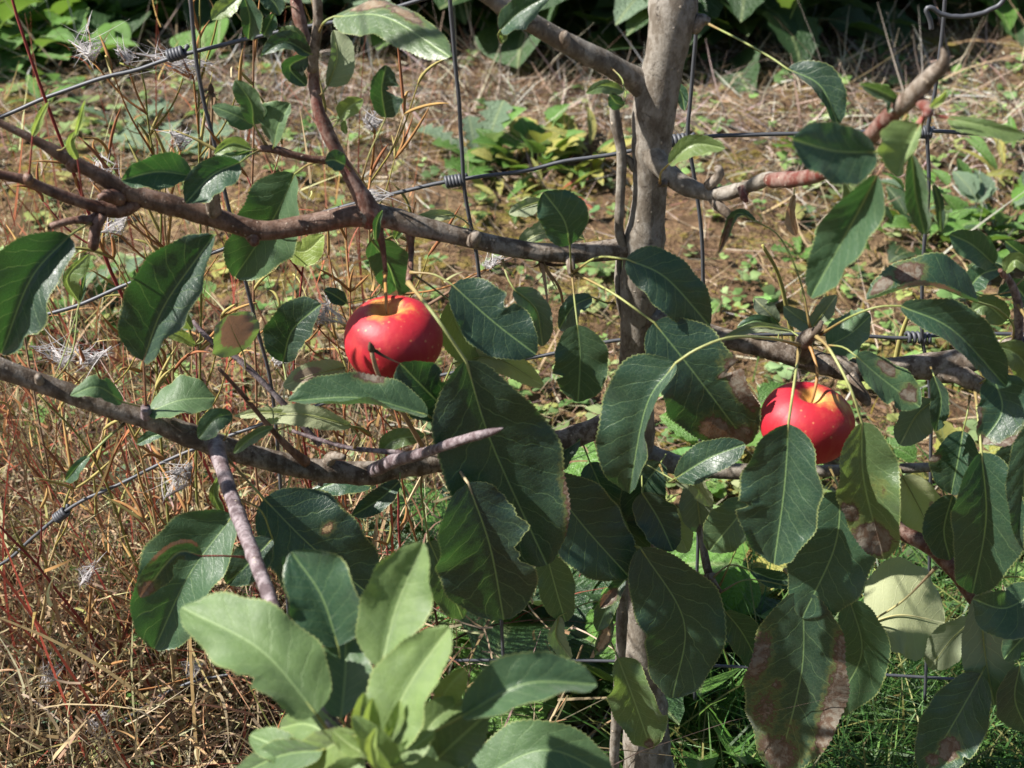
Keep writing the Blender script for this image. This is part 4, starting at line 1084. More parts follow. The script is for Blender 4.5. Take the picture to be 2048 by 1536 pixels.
# fine crumbs of moss and thatch standing up
px, py, b = ground_px(42000, -400, 2450, -40, 1650)
b = b[rng.random(len(px)) < 0.75]; n = len(b)
dr = unit(np.stack([rng.normal(0, .7, n), rng.normal(0, .7, n), np.abs(rng.normal(.6, .4, n))], 1))
v, f, m = strands(b, dr, rng.uniform(0.004, 0.014, n), rng.uniform(0.0012, 0.0032, n), 2, rng.normal(0, 0.4, (n, 3)))
big_mesh("moss", v, f, np.repeat(pal(n, [(0.17, 0.14, 0.03), (0.24, 0.18, 0.06), (0.13, 0.09, 0.045), (0.20, 0.13, 0.07), (0.10, 0.11, 0.025)], 0.3), m, 0), DRY, "short yellowish moss and thatch crumbs on the soil", "moss")

# seedlings: little rosettes of round leaflets
px, py, b = ground_px(4200, -400, 2450, -20, 1600)
dens = 0.45 + 0.35 * blob(px, py, 1850, 200, 380, 160) + 0.3 * blob(px, py, 200, 330, 300, 200) - 0.35 * blob(px, py, 900, 170, 330, 110)
b = b[rng.random(len(px)) < dens]; n = len(b)
nl = 5
th = (rng.uniform(0, 6.28, n)[:, None] + np.arange(nl)[None] * 6.28 / nl + rng.normal(0, .3, (n, nl))).ravel()
size = np.repeat(rng.gamma(5, 0.0020, n) + 0.004, nl) * rng.uniform(.6, 1.2, n * nl)
bb = np.repeat(b, nl, 0); bb[:, 2] += rng.uniform(0.003, 0.016, len(bb))
el = rng.uniform(0.05, 0.7, len(bb))
ax = np.stack([np.cos(th) * np.cos(el), np.sin(th) * np.cos(el), np.sin(el)], 1)
sd = np.stack([-np.sin(th), np.cos(th), rng.normal(0, .25, len(bb))], 1)
tmpl = [(0.0, 0.05), (0.45, 0.42), (0.85, 0.40), (1.05, 0.0), (0.85, -0.40), (0.45, -0.42), (0.0, -0.05)]
v = np.stack([bb + ax * (a * size)[:, None] + sd * (w * size)[:, None] + np.array([0, 0, 1]) * (-(0.25 * a * a) * size + abs(w) * .25 * size)[:, None] for a, w in tmpl], 1)
f1 = np.array([(0, 6, 5, 1), (1, 5, 4, 2)]); base_i = (np.arange(len(bb)) * 7)[:, None, None]
fq = np.concatenate([(f1[None] + base_i).reshape(-1, 4), (np.array([[2, 4, 3, 3]])[None] + base_i).reshape(-1, 4)[:0]], 0)
ftri = np.concatenate([fq[:, [0, 1, 2]], fq[:, [0, 2, 3]], (np.array([2, 4, 3])[None] + (np.arange(len(bb)) * 7)[:, None])], 0)
colr = np.repeat(np.repeat(pal(n, [(0.15, 0.25, 0.07), (0.20, 0.31, 0.10), (0.25, 0.34, 0.14), (0.12, 0.20, 0.07), (0.28, 0.32, 0.10)], 0.2), nl, 0), 7, 0)
big_mesh("seedlings", v.reshape(-1, 3), ftri, colr, GREEN, "small green seedlings and clover scattered over the soil", "ground cover")

# grass, lower right
px, py, b = ground_px(26000, 1200, 2600, 1000, 1900)
dens = 1.1 * blob(px, py, 1800, 1500, 420, 330) + 0.25 * (py > 1250) * (px > 1350)
dens -= 0.4 * blob(px, py, 1300, 1100, 150, 200)
b = b[rng.random(len(px)) < np.clip(dens, 0, 1) * 0.42]; n = len(b)
dr = unit(np.stack([rng.normal(0.05, .45, n), rng.normal(-.05, .4, n), np.full(n, 1.0)], 1))
v, f, m = strands(b, dr, rng.uniform(0.05, 0.17, n), rng.uniform(0.0011, 0.0026, n), 6, np.stack([rng.normal(0, .5, n), rng.normal(0, .5, n), rng.uniform(-.75, -.1, n)], 1))
big_mesh("grass", v, f, np.repeat(pal(n, [(0.045, 0.12, 0.022), (0.06, 0.15, 0.03), (0.035, 0.09, 0.02), (0.09, 0.18, 0.035), (0.16, 0.17, 0.05)], 0.2), m, 0), GREEN, "fine green grass growing at the foot of the tree", "grass")
# a thin scatter of grass elsewhere
px, py, b = ground_px(1500, -300, 2400, -20, 900); n = len(b)
dr = unit(np.stack([rng.normal(0, .5, n), rng.normal(0, .5, n), np.full(n, .8)], 1))
v, f, m = strands(b, dr, rng.uniform(0.02, 0.09, n), rng.uniform(0.001, 0.0026, n), 5, np.stack([rng.normal(0, .5, n), rng.normal(0, .5, n), rng.uniform(-.6, 0, n)], 1))
big_mesh("sparse_grass", v, f, np.repeat(pal(n, [(0.10, 0.19, 0.04), (0.16, 0.22, 0.06), (0.34, 0.27, 0.14), (0.28, 0.2, 0.1)], 0.2), m, 0), GREEN, "sparse thin grass blades on the open soil", "grass")

# thicket of dry stems, lower left
THK = [(0.293, 0.212, 0.126), (0.338, 0.273, 0.187), (0.274, 0.162, 0.087), (0.321, 0.246, 0.15), (0.217, 0.152, 0.098), (0.329, 0.232, 0.12), (0.298, 0.255, 0.143), (0.243, 0.077, 0.06), (0.254, 0.083, 0.056), (0.326, 0.25, 0.208), (0.077, 0.05, 0.04), (0.101, 0.064, 0.042), (0.222, 0.212, 0.104), (0.186, 0.089, 0.063), (0.206, 0.058, 0.038), (0.179, 0.089, 0.058), (0.248, 0.138, 0.089), (0.206, 0.131, 0.089)]
px, py, b = ground_px(15000, -500, 1150, 650, 2000)
dens = 0.9 * blob(px, py, 180, 1350, 480, 420) + 0.35 * blob(px, py, 700, 1300, 300, 350) + 0.10 * blob(px, py, 300, 800, 400, 200)
b = b[rng.random(len(px)) < np.clip(dens, 0, 1) * 0.43]; n = len(b)
dr = unit(np.stack([rng.normal(-0.12, .42, n), rng.normal(-.05, .4, n), np.full(n, 1.0)], 1))
v, f, m = strands(b, dr, rng.gamma(3.0, 0.035, n) + 0.03, np.clip(rng.gamma(3, 0.00058, n) + 0.0006, 0, 0.0031), 7, np.stack([rng.normal(0, .35, n), rng.normal(0, .35, n), rng.uniform(-.5, .05, n)], 1))
cols = np.repeat(pal(n, THK, 0.22), m, 0)
# curled dead leaves and pod strips hanging in it
k = 6500
i = rng.integers(0, n, k)
bb = b[i] + dr[i] * rng.uniform(0.02, 0.16, k)[:, None]
d2 = unit(dr[i] * 0.5 + rng.normal(0, .8, (k, 3)))
v2, f2, m2 = strands(bb, d2, rng.uniform(0.012, 0.045, k), rng.uniform(0.0009, 0.0030, k), 5, rng.normal(0, 0.75, (k, 3)))
big_mesh("dry_thicket", np.concatenate([v, v2]), np.concatenate([f, f2 + len(v)]), np.concatenate([cols, np.repeat(pal(k, THK[:7], 0.25), m2, 0)]), DRY,
         "thicket of dry tan and reddish stems filling the lower left", "dry stems")


# tall thin stems standing among the willowherb
px, py, b = ground_px(260, -250, 860, 560, 1500)
b = np.concatenate([b, ground_px(130, -250, 700, 1000, 1800)[2]]); n = len(b)
dr = unit(np.stack([rng.normal(-.12, .22, n), rng.normal(-.05, .2, n), np.full(n, 1.0)], 1))
ln = rng.uniform(.12, .46, n)
v, f, m = strands(b, dr, ln, rng.uniform(.0014, .0027, n), 9, np.stack([rng.normal(-.05, .16, n), rng.normal(0, .15, n), rng.uniform(-.1, 0, n)], 1))
c1 = np.repeat(pal(n, [(0.28, 0.06, 0.045), (0.30, 0.08, 0.05), (0.36, 0.24, 0.13), (0.24, 0.10, 0.065), (0.26, 0.24, 0.09), (0.32, 0.12, 0.07), (0.44, 0.34, 0.19)], .2), m, 0)
k = 1500; i = rng.integers(0, n, k)
bb = b[i] + dr[i] * (ln[i] * rng.uniform(.35, 1.0, k))[:, None]
v2, f2, m2 = strands(bb, unit(dr[i] * .9 + rng.normal(0, .6, (k, 3))), rng.uniform(.012, .045, k), rng.uniform(.0009, .0023, k), 6, rng.normal(0, .6, (k, 3)))
big_mesh("tall_dry_stems", np.concatenate([v, v2]), np.concatenate([f, f2 + len(v)]), np.concatenate([c1, np.repeat(pal(k, [(0.38, 0.24, 0.10), (0.34, 0.18, 0.08), (0.40, 0.32, 0.17), (0.30, 0.11, 0.06), (0.30, 0.28, 0.11)], .22), m2, 0)]), DRY, "thin reddish and tan stems with curled strips behind the left branches", "dry stems")


# ------------------------------------------------------------------ willowherb plants with seed fluff
def fluff(center, axis, size, parent, nh=190):
    axis = Vector(axis).normalized()
    s0 = np.array(center) - np.array(axis) * size * .55
    k = 5
    d = unit(np.array(axis)[None] + rng.normal(0, .38, (k, 3)))
    bend = rng.normal(0, .4, (k, 3)); ln = rng.uniform(.9, 1.3, k) * size
    # hairs cling along the strips and reach across to their neighbours
    i = rng.integers(0, k, nh); u = rng.beta(2.2, 1.6, nh)
    b = s0[None] + d[i] * (u * ln[i])[:, None] + bend[i] * (u ** 2 * ln[i])[:, None]
    j = rng.integers(0, k, nh); w = np.clip(u + rng.normal(.05, .25, nh), .1, 1.15)
    e = s0[None] + d[j] * (w * ln[j])[:, None] + bend[j] * (w ** 2 * ln[j])[:, None] + rng.normal(0, .07, (nh, 3)) * size
    L = np.linalg.norm(e - b, axis=1) + .0015
    v, f, m = strands(b, (e - b) / L[:, None], L * rng.uniform(.45, .95, nh), rng.uniform(0.0004, 0.0008, nh), 5, rng.normal(0, .32, (nh, 3)))
    o = add_mesh("seed_fluff", v, f, FLUFF, parent, center)
    pcol(o.data, "col", np.tile([0.52, 0.50, 0.50, 1], (len(v), 1)))
    # the split capsule: recurved strips
    v, f, m = strands(np.repeat(s0[None], k, 0), d, ln, rng.uniform(.0013, .0021, k), 7, bend)
    o = add_mesh("seed_pod", v, f, DRY, parent, s0)
    pcol(o.data, "col", np.repeat(np.concatenate([pal(k, [(0.42, 0.22, 0.07), (0.36, 0.16, 0.06), (0.45, 0.30, 0.13)]), np.ones((k, 1))], 1), m, 0))


def pod(p, d, L, parent, col, r=0.0012):
    d = Vector(d).normalized()
    bend = Vector(rng.normal(0, .3, 3))
    path = [p + d * (L * s) + bend * (L * s * s) for s in np.linspace(0, 1, 8)]
    vt, ft = tube(path, np.interp(np.linspace(0, 1, 8), [0, .15, .7, 1], [.5, 1, .8, .15]) * r, 5)
    o = add_mesh("seed_pod", vt, ft, DRY, parent, p)
    pcol(o.data, "col", np.tile([*col, 1], (len(vt), 1)))


WH = 0


def willowherb(stem, label, r=0.0016, col=(0.22, 0.07, 0.05), pods=8, fluffs=(), top=0.45, twigs=4):
    """stem: (px, py, dy) from the foot up; fluffs: (px, py, dy, ax, az, size_px)"""
    pts = [P(*q) for q in stem]
    foot = Vector((pts[0].x, pts[0].y, float(gz(pts[0].x, pts[0].y))))
    if pts[0].z > foot.z + 0.01: pts = [foot + Vector((random.uniform(-.02, .02), random.uniform(0, .02), 0))] + pts
    e = empty("willowherb", (pts[0].x, pts[0].y, foot.z), label, "weed", "dry willowherb going to seed")
    n = 40
    path = spline(pts, n)
    path += np.array([noise.noise_vector(Vector((i * .2, len(label), stem[0][0]))) for i in range(n)]) * 0.0025
    B = Bag()
    B.add(tube(path, np.interp(np.linspace(0, 1, n), [0, 1], [r, r * .4]), 7), col)
    tips = []
    for k in range(twigs):
        s = random.uniform(top, .95); i = int(s * (n - 1))
        p0 = Vector(path[i]); d = Vector((random.uniform(-1, 1), random.uniform(-.5, .5), random.uniform(.5, 1.3))).normalized()
        L = random.uniform(.03, .08)
        q = [p0, p0 + d * L * .5, p0 + (d + Vector((0, 0, .25))).normalized() * L]
        c2 = random.choice([(0.30, 0.15, 0.06), col, (0.24, 0.20, 0.06)])
        B.add(tube(spline(q, 8), np.linspace(.0008, .0004, 8), 5), c2)
        tips.append((q[2], d))
    for fl in fluffs:
        c = P(*fl[:3]); i = int(np.argmin(((path - np.array(c)) ** 2).sum(1) + (np.arange(n) / n < top * .6) * 9))
        size = 0.8 * fl[5] * mpp(*fl[:3]); ax = Vector((fl[3], 0, fl[4])).normalized()
        s0 = c - ax * size * .55; p0 = Vector(path[max(0, i - 3)])
        B.add(tube(spline([p0, (p0 + s0) / 2 + Vector((0, 0, -.004)), s0], 8), np.linspace(.0008, .0006, 8), 5), (0.34, 0.17, 0.07))
        fluff(c, ax, size, e)
    st = add_mesh("stem", B.v, B.f, DRY, e, path[0])
    pcol(st.data, "col", [(*c, 1) for c in B.c])
    for k in range(pods + 5):
        if tips and random.random() < .55: p, d = random.choice(tips)
        else:
            i = int(random.uniform(top, 1) * (n - 1)); p = Vector(path[i]); d = Vector((0, 0, 1))
        d = Vector(d) + Vector((random.uniform(-.9, .9), random.uniform(-.5, .5), random.uniform(-.2, .6)))
        pod(p, d, random.uniform(.016, .042), e, random.choice([(0.36, 0.23, 0.09), (0.32, 0.17, 0.07), (0.34, 0.29, 0.11), (0.28, 0.12, 0.06), (0.25, 0.23, 0.08)]))
    return e


REDST, TANST, GRNST = (0.24, 0.055, 0.05), (0.40, 0.30, 0.15), (0.22, 0.22, 0.07)
willowherb([(480, 1050, .14), (330, 740, .10), (215, 530, .08), (130, 300, .06), (70, 140, .05), (25, 10, .05), (5, -80, .05)], "long arching red willowherb stem running up to the top left corner", .0020, REDST, 3, (), .3, 2)
willowherb([(330, 1000, .12), (315, 720, .12), (320, 420, .12), (300, 230, .12), (285, 140, .12), (240, 125, .12)], "orange willowherb with two white seed tufts above the upper fence wire", .0014, GRNST, 10, ((177, 108, .12, -.5, 1, 52), (255, 118, .12, .1, 1, 40)), .6, 5)
willowherb([(395, 1000, .10), (398, 700, .09), (402, 400, .08), (398, 200, .08), (400, 40, .08), (402, -40, .08)], "upright green willowherb stem with a big white tuft near the wire knot", .0013, GRNST, 12, ((365, 132, .08, -.6, .8, 72),), .5, 6)
willowherb([(520, 1000, .16), (508, 700, .15), (505, 400, .14), (506, 150, .13), (504, -60, .12)], "straight thin brown stem just right of the upright green stem", .0013, (0.26, 0.15, 0.09), 4, (), .6, 3)
willowherb([(370, 1000, .08), (350, 780, .06), (345, 600, .05), (330, 400, .04), (345, 300, .04)], "willowherb with curled orange pods and a tuft behind the thick branch", .0013, TANST, 14, ((360, 285, .04, .1, 1, 46), (235, 455, .02, -.2, 1, 46), (190, 350, .04, .4, 1, 44)), .4, 6)
willowherb([(300, 1000, .05), (260, 860, .02), (200, 760, .0), (150, 700, .0)], "willowherb with paired white tufts beneath the lower fence wire", .0013, TANST, 8, ((118, 722, .0, -.3, 1, 58), (190, 715, .0, .1, 1, 50)), .4, 4)
willowherb([(640, 1050, .10), (600, 850, .06), (590, 700, .04), (600, 560, .03), (620, 440, .03)], "reddish willowherb with a white tuft beside the red apple", .0014, REDST, 12, ((645, 635, .0, .3, 1, 58), (560, 720, .02, -.2, 1, 40)), .3, 6)
willowherb([(420, 1300, .06), (390, 1150, .0), (380, 1030, -.02), (360, 900, -.02)], "willowherb with a drooping white tuft below the lower left branch", .0013, TANST, 8, ((375, 945, -.03, -.2, 1, 58), (175, 1155, .03, 0, 1, 46)), .4, 4)
willowherb([(230, 1600, .10), (215, 1500, .06), (200, 1400, .04), (190, 1330, .04)], "willowherb with a large white tuft in the bottom left corner", .0013, (0.30, 0.16, 0.08), 8, ((190, 1455, .03, -.2, 1, 66), (100, 1360, .06, .2, 1, 44), (390, 1340, .05, .3, 1, 44)), .3, 4)
willowherb([(300, 1536, .12), (200, 1300, .08), (90, 1150, .05), (10, 1060, .04), (-60, 990, .04)], "slanting red stem leaning left across the lower thicket", .0017, REDST, 5, (), .3, 3)
willowherb([(350, 1500, .14), (300, 1220, .1), (240, 1050, .07), (190, 920, .05), (80, 790, .04)], "pale green stem leaning left beneath the lower branch", .0016, GRNST, 5, (), .4, 3)
willowherb([(60, 1500, .1), (75, 1300, .08), (110, 1100, .08), (140, 1010, .08)], "pale straw stem standing upright in the lower left corner", .0017, TANST, 2, (), .7, 1)
willowherb([(860, 900, .35), (760, 620, .3), (735, 420, .2), (740, 330, .08), (752, 270, .05)], "willowherb tip with a tuft in the fork of the upright branch", .0012, TANST, 8, ((740, 385, -.005, .4, .6, 40), (752, 250, .0, .2, 1, 40)), .6, 4)
willowherb([(850, 1150, .2), (805, 950, .15), (800, 700, .12), (815, 520, .1), (830, 400, .08)], "thin willowherb behind the red apple with orange pods", .0011, (0.34, 0.16, 0.07), 10, ((985, 530, .1, .6, .4, 44),), .5, 5)
willowherb([(700, 1150, .2), (690, 900, .2), (700, 620, .2), (690, 450, .2), (680, 400, .2)], "brown willowherb between the yellow leaf and the red apple", .0011, (0.32, 0.13, 0.06), 10, (), .4, 5)
willowherb([(770, 1250, .06), (800, 1100, .05), (790, 950, .05), (775, 860, .05)], "red brown stem below the branch tip bud", .0015, REDST, 6, (), .3, 3)
willowherb([(250, 1480, .2), (380, 1250, .16), (470, 1080, .12), (560, 980, .1)], "dark brown stem leaning right toward the hanging leaf", .0015, (0.16, 0.08, 0.05), 6, (), .3, 3)
willowherb([(140, 1200, .25), (90, 900, .2), (55, 700, .2), (20, 500, .2)], "grey brown stem at the left edge beyond the wire", .0014, (0.22, 0.15, 0.1), 5, (), .4, 3)

# dry flower heads
def dry_head(stem, label, r=0.0016, n=16, size=0.016):
    pts = [P(*q) for q in stem]
    e = empty("dry_flower_stalk", (pts[0].x, pts[0].y, pts[0].z), label, "dry stalk")
    path = spline(pts, 20)
    o = add_mesh("stem", *tube(path, np.linspace(r, r * .7, 20), 7, .15, 300), DRY, e, pts[0])
    pcol(o.data, "col", np.tile([0.33, 0.23, 0.14, 1], (len(o.data.vertices), 1)))
    d = Vector(path[-1] - path[-4]).normalized()
    dd = unit(np.array(d)[None] * rng.normal(-.9, .35, (n, 1)) + rng.normal(0, .28, (n, 3)))
    kn = add_mesh("seed_head", *tube([path[-1] + np.array(d) * q for q in np.linspace(-.004, .004, 7)], [.0008, .0012, .0016, .0018, .0016, .0011, .0004], 8, .6, 900), DRY, e, path[-1])
    pcol(kn.data, "col", np.tile([0.11, 0.075, 0.05, 1], (len(kn.data.vertices), 1)))
    v, f, m = strands(np.repeat(path[-1][None], n, 0), dd, rng.uniform(.5, 1.2, n) * size, rng.uniform(.0012, .0028, n), 5, rng.normal(0, .5, (n, 3)))
    o = add_mesh("bract", v, f, DRY, e, path[-1])
    pcol(o.data, "col", np.repeat(np.concatenate([pal(n, [(0.13, 0.085, 0.055), (0.3, 0.2, 0.12), (0.07, 0.045, 0.03)]), np.ones((n, 1))], 1), m, 0))


dry_head([(850, 900, -.05), (790, 800, -.088), (762, 760, -.1), (750, 730, -.105), (742, 696, -.107)], "dry brown stalk with a withered head in front of the left apple", .0016, 4, .010)
dry_head([(1130, 640, .02), (1120, 580, .01), (1098, 545, .0), (1082, 520, -.005)], "withered tuft hanging just under the middle branch", .001, 14, .02)
dry_head([(412, 500, .06), (418, 350, .06), (424, 230, .06), (422, 180, .06)], "dark withered flower head on a stalk among the upper left stems", .0011, 14, .012)

# ------------------------------------------------------------------ leafy weeds
def weed_blade(kind, n=12):
    v, f = [], []
    for i in range(n + 1):
        t = i / n
        if kind == 0:    # ovate, toothed
            w = .30 * max(0, math.sin(math.pi * min(1, max(0, (t - .18) / .82)) ** .7)) ** .8 if t > .18 else .02
            w *= 1 + (.10 if i % 2 else -.06)
        elif kind == 1:  # dandelion: lobed, widest near the tip
            w = (.05 + .20 * t ** .8) * (1 - max(0, (t - .86) / .14) ** 2 * .95) * (1.25 if i % 2 else .62)
        elif kind == 2:  # lance
            w = .11 * max(0, math.sin(math.pi * (t * .96 + .02))) ** .8
        else:            # round
            w = .42 * max(0, math.sin(math.pi * min(1, max(0, (t - .3) / .7)) ** .8)) ** .6 if t > .3 else .02
        z = .28 * t - .42 * t * t
        v += [(t, -w, z + abs(w) * .35), (t, 0, z), (t, w, z + abs(w) * .35)]
    for i in range(n):
        a = i * 3
        f += [(a, a + 1, a + 4, a + 3), (a + 1, a + 2, a + 5, a + 4)]
    return v, f


def weed_mats():
    out = {}
    for nm, c1, c2, rough in (("fresh", (0.06, 0.15, 0.026), (0.13, 0.26, 0.05), .42), ("grey", (0.09, 0.15, 0.085), (0.17, 0.24, 0.15), .55),
                              ("yellow", (0.24, 0.26, 0.05), (0.42, 0.36, 0.10), .55), ("dark", (0.018, 0.045, 0.018), (0.045, 0.095, 0.03), .4), ("red", (0.26, 0.04, 0.025), (0.36, 0.09, 0.04), .5)):
        m = NT("weed_" + nm)
        tc = m.n("ShaderNodeTexCoord"); o = tc.outputs["Object"]
        oi = m.n("ShaderNodeObjectInfo")
        n1 = m.noise(o, 6, 4); n2 = m.noise(o, 30, 3)
        sx = m.n("ShaderNodeSeparateXYZ"); m.l(o, sx.inputs[0])
        mid = m.step(m.math('ABSOLUTE', sx.outputs[1]), .008, .025, 1, 0)
        c = m.mix(m.math('MULTIPLY', m.math('ADD', n1, oi.outputs["Random"]), .5), c1, c2)
        c = m.mix(m.math('MULTIPLY', mid, .5), c, (0.26, 0.32, 0.14))
        b = m.bsdf(c, rough, m.bump(n2, .5, .02), .5)
        t = m.n("ShaderNodeBsdfTranslucent"); m.l(m.mix(.5, c, (0.20, 0.30, 0.03)), t.inputs[0])
        x = m.n("ShaderNodeMixShader"); x.inputs[0].default_value = .35
        m.l(b.outputs[0], x.inputs[1]); m.l(t.outputs[0], x.inputs[2])
        out[nm] = m.end(x.outputs[0])
    return out


WM = weed_mats()
WB = {}


def blade_mesh(kind, mat):
    k = (kind, mat)
    if k not in WB:
        v, f = weed_blade(kind)
        me = bpy.data.meshes.new("weed_leaf"); me.from_pydata(v, [], f); me.shade_smooth(); me.materials.append(WM[mat]); WB[k] = me
    return WB[k]


def weed(px, py, n, size, kind, mats, label, name="weed", cat="weed", group=None, height=0.0, elev=(0.15, 0.9), spread=0.015, foot=None):
    """a plant of n leaves round its foot; height > 0 spreads them up short stems"""
    g = foot or G(px, py)
    e = empty(name, g, label, cat, group)
    for i in range(n):
        th = i * 2.4 + random.uniform(-.4, .4); el = random.uniform(*elev)
        ob = bpy.data.objects.new("leaf", blade_mesh(kind, random.choice(mats)))
        COL.objects.link(ob); ob.parent = e
        r = random.uniform(0, spread); h = random.uniform(0, height)
        ob.location = (math.cos(th) * r, math.sin(th) * r, .004 + h)
        s = size * random.uniform(.6, 1.15)
        ob.scale = (s, s * random.uniform(.8, 1.15), s)
        ob.rotation_euler = (random.uniform(-.5, .5), -el, th)
    if height > 0.02:
        for i in range(max(3, n // 8)):
            th = random.uniform(0, 6.28); r = random.uniform(0, spread)
            q = [Vector((0, 0, -.005)) + Vector((math.cos(th), math.sin(th), 0)) * r * .3, Vector((math.cos(th) * r * .7, math.sin(th) * r * .7, height * .5)), Vector((math.cos(th) * r, math.sin(th) * r, height))]
            vt, ft = tube(spline(q, 7), np.linspace(.0018, .0008, 7), 5)
            st = add_mesh("stem", vt, ft, DRY, None, (0, 0, 0)); st.parent = e
            pcol(st.data, "col", np.tile([0.14, 0.17, 0.05, 1], (len(vt), 1)))
    return e


weed(1075, 335, 30, .066, 0, ["fresh", "fresh", "yellow"], "bushy green weed clump with yellowing leaves left of the trunk", height=.05, spread=.07)
weed(960, 320, 9, .105, 1, ["grey", "grey", "fresh"], "grey green rosette with one tall upright leaf beside the fence wire", elev=(.4, 1.2))
weed(1180, 330, 16, .075, 2, ["yellow", "yellow", "fresh"], "yellow leaved weed touching the trunk behind the thin stem", height=.02, spread=.04)
weed(1000, 400, 14, .06, 2, ["yellow", "fresh"], "low yellow green rosette just above the middle branch", spread=.05)
weed(1110, 380, 14, .06, 2, ["yellow", "fresh", "red"], "low rosette with red and yellow leaves left of the trunk", spread=.05)
weed(1960, 470, 40, .062, 0, ["fresh", "fresh", "grey"], "lush green leafy weed clump at the right edge", height=.05, spread=.12)
weed(1850, 500, 22, .055, 0, ["fresh", "dark"], "green weed clump behind the right fence wire", height=.03, spread=.08)
weed(2040, 400, 20, .07, 2, ["fresh", "yellow"], "yellow green narrow leaved weed at the right edge", height=.05, spread=.08)
weed(330, 330, 9, .09, 1, ["grey", "fresh"], "flat grey green rosette beyond the upper left branch", elev=(.1, .6))
weed(250, 270, 10, .07, 1, ["grey"], "small pale rosette near the upper fence wire")
weed(90, 225, 8, .06, 2, ["fresh"], "small bright weed beneath the upper fence wire")
weed(140, 640, 20, .055, 0, ["fresh", "grey"], "bright weed patch behind the left fence wire", height=.02, spread=.09)
weed(40, 700, 16, .05, 0, ["fresh"], "bright low weed at the left edge below the wire", height=.02, spread=.07)
weed(300, 640, 14, .05, 3, ["fresh", "grey"], "round leaved weed behind the long folded leaf", spread=.06)
weed(1620, 320, 9, .06, 1, ["fresh"], "small rosette behind the right upper branch")
weed(1760, 130, 10, .06, 2, ["fresh", "yellow"], "small weed in the straw at the upper right")
weed(1600, 520, 8, .05, 1, ["fresh"], "small rosette on mossy soil above the right spur")
weed(1480, 960, 16, .06, 0, ["fresh"], "bright weed behind the lower right branch", height=.05, spread=.05)
weed(1020, 1290, 14, .16, 0, ["fresh", "dark", "fresh"], "broad toothed weed leaves beneath the largest apple leaf", height=.05, spread=.06, elev=(.1, .6))
weed(1120, 1400, 14, .13, 0, ["fresh", "dark"], "broad leaved weed left of the trunk foot", height=.03, spread=.06, elev=(.1, .7))
weed(1170, 1260, 10, .12, 0, ["dark", "fresh", "grey"], "dark toothed weed close behind the trunk", height=.06, spread=.05)
weed(1420, 1400, 14, .08, 3, ["fresh", "dark"], "round leaved weed in the grass right of the trunk", height=.04, spread=.06)
weed(1480, 1250, 12, .07, 0, ["fresh", "fresh", "yellow"], "weed with a few yellow leaves in the grass", height=.04, spread=.05)
weed(1400, 1520, 12, .10, 2, ["fresh"], "narrow leaved weed at the bottom right of the trunk", height=.03, spread=.05)
weed(1130, 1330, 8, .05, 2, ["red"], "small red leaved weed left of the trunk foot", height=.03, spread=.05)
weed(1880, 980, 10, .06, 0, ["fresh", "yellow"], "yellow green weed behind the hanging leaves at the right", height=.04, spread=.06)
weed(330, 1230, 14, .05, 0, ["fresh"], "small green weed under the drooping left leaf", height=.05, spread=.05)
weed(90, 1450, 14, .05, 3, ["fresh", "grey"], "round leaved green weed in the bottom left corner", height=.03, spread=.06)
weed(470, 1380, 14, .06, 0, ["fresh"], "toothed green weed among red stems left of the pale shoot", height=.05, spread=.05)
weed(230, 1090, 12, .045, 3, ["fresh", "grey"], "pale green weed among straw under the low left wire", height=.03, spread=.06)
weed(60, 880, 14, .05, 0, ["fresh"], "green weed by the left edge beneath the thick low branch", height=.03, spread=.07)
# the bank of vegetation along the top
bank = [(60, 60, "fresh", "sunlit leafy weed in the top left corner"), (180, 40, "fresh", "broad leaved weed beside the top left corner"), (-60, 100, "fresh", "leafy weed cut by the left edge"), (300, 10, "dark", "dark leafy weed behind the upper willowherb"),
        (430, 0, "fresh", "leafy weed behind the upright branch top"), (600, -10, "dark", "dark leafy weed beside the lacy leaf"), (760, 20, "grey", "grey leafy weed beneath the lacy leaf"), (870, 0, "dark", "shaded weed left of the upper branch"),
        (990, -10, "fresh", "shaded green weed behind the upper branch"), (1120, 10, "dark", "dark weed left of the trunk top"), (1240, 20, "dark", "dark weed touching the trunk top"), (1420, 40, "grey", "blue grey large leaved weed right of the trunk top"),
        (1480, 70, "dark", "dark weed with hanging leaves right of the trunk"), (1580, -20, "dark", "dark shrubby weed along the top right"), (1720, -30, "dark", "low dark weed at the top right"), (1850, -40, "fresh", "green weed behind the loose wire"), (2000, -40, "dark", "dark weed in the top right corner")]
for x, y, mt, lb in bank:
    weed(x, y + 30, 60, .17 if mt != "fresh" else .11, random.choice([0, 0, 3]) if mt != "grey" else 0, [mt, mt, "dark"] if mt != "fresh" else ["fresh"], lb, "leafy_weed", "weed", "leafy weeds along the top", height=.20 if mt != "fresh" else .06, spread=.20 if mt != "fresh" else .26, elev=(-.3, .8))
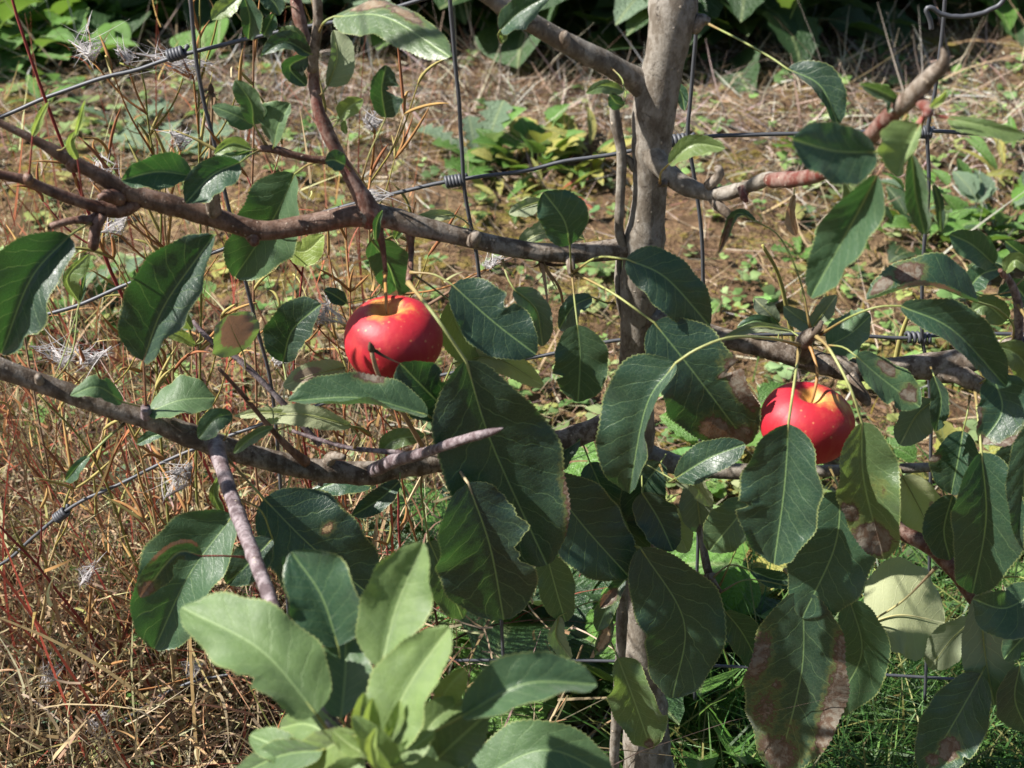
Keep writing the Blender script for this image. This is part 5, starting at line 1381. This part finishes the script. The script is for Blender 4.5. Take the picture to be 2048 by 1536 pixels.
# undergrowth further back, out of the frame's top
px, py, b = ground_px(2600, -700, 2750, -330, -40); n = len(b)
b[:, 2] += rng.uniform(0, .35, n) * np.clip((px + 200) / 1500, .15, 1)
th = rng.uniform(0, 6.28, n); el = rng.uniform(-.3, .9, n)
ax = np.stack([np.cos(th) * np.cos(el), np.sin(th) * np.cos(el), np.sin(el)], 1); sd = unit(np.stack([-np.sin(th), np.cos(th), rng.normal(0, .3, n)], 1))
size = rng.uniform(.06, .16, n)
v = np.stack([b + ax * (a * size)[:, None] + sd * (w * size)[:, None] + np.array([0, 0, 1]) * (-.3 * a * a * size)[:, None] for a, w in tmpl], 1)
ft = np.concatenate([(np.array(q)[None] + (np.arange(n) * 7)[:, None]) for q in ((0, 6, 5), (0, 5, 1), (1, 5, 4), (1, 4, 2), (2, 4, 3))], 0)
big_mesh("undergrowth", v.reshape(-1, 3), ft, np.repeat(pal(n, [(0.03, 0.07, 0.02), (0.05, 0.11, 0.03), (0.02, 0.05, 0.018)]), 7, 0), GREEN, "dark leafy undergrowth beyond the weeds at the top", "undergrowth")

# ------------------------------------------------------------------ fallen leaves and loose stalks
def fallen(px, py, size, mat, label, kind=0, rz=0.0, el=0.2):
    g = G(px, py)
    o = bpy.data.objects.new("fallen_leaf", blade_mesh(kind, mat)); COL.objects.link(o)
    o.location = g + Vector((0, 0, .02)); o.scale = (size, size * 1.2, size); o.rotation_euler = (.2, -el, rz)
    ORIGIN[o.name] = o.location.copy()
    tag(o, label, "leaf")


fallen(2025, 1520, .075, "yellow", "yellow fallen leaf in the bottom right corner", 0, 2.6)
fallen(1905, 1530, .05, "yellow", "small yellow fallen leaf half hidden in the grass", 0, 1.0)
fallen(40, 1050, .03, "yellow", "tiny yellow fallen leaf among the lower left stems", 3, 0.4)


def stalk(pts, label, r=0.0016, col=(0.34, 0.24, 0.14)):
    q = [P(*p) for p in pts]
    path = spline(q, 24)
    o = add_mesh("dry_stalk", *tube(path, np.linspace(r, r * .5, 24), 6, .12, 250), DRY, None, q[0])
    pcol(o.data, "col", np.tile([*col, 1], (len(o.data.vertices), 1)))
    tag(o, label, "dry stalk")


stalk([(1130, 1560, .09), (1170, 1480, .08), (1240, 1430, .07)], "dry brown stalk leaning against the trunk foot", .0014)
stalk([(1085, 1450, .1), (1130, 1380, .09), (1165, 1290, .08)], "dry stalk standing left of the trunk foot", .0016)
stalk([(1590, 700, .14), (1560, 560, .13), (1525, 490, .12)], "pale green dead stem behind the right spur", .0022, (0.32, 0.30, 0.10))
stalk([(1780, 790, .14), (1800, 680, .13), (1830, 600, .12)], "pale yellow stem behind the right fence wire", .0024, (0.34, 0.31, 0.11))
stalk([(840, 620, .3), (990, 530, .3), (1090, 490, .3)], "long thin brown stalk lying behind the left apple", .0014, (0.2, 0.13, 0.09))
stalk([(1700, 1500, .08), (1860, 1490, .1), (2040, 1545, .09)], "grey dry stalk lying in the grass at the bottom right", .002, (0.22, 0.16, 0.13))
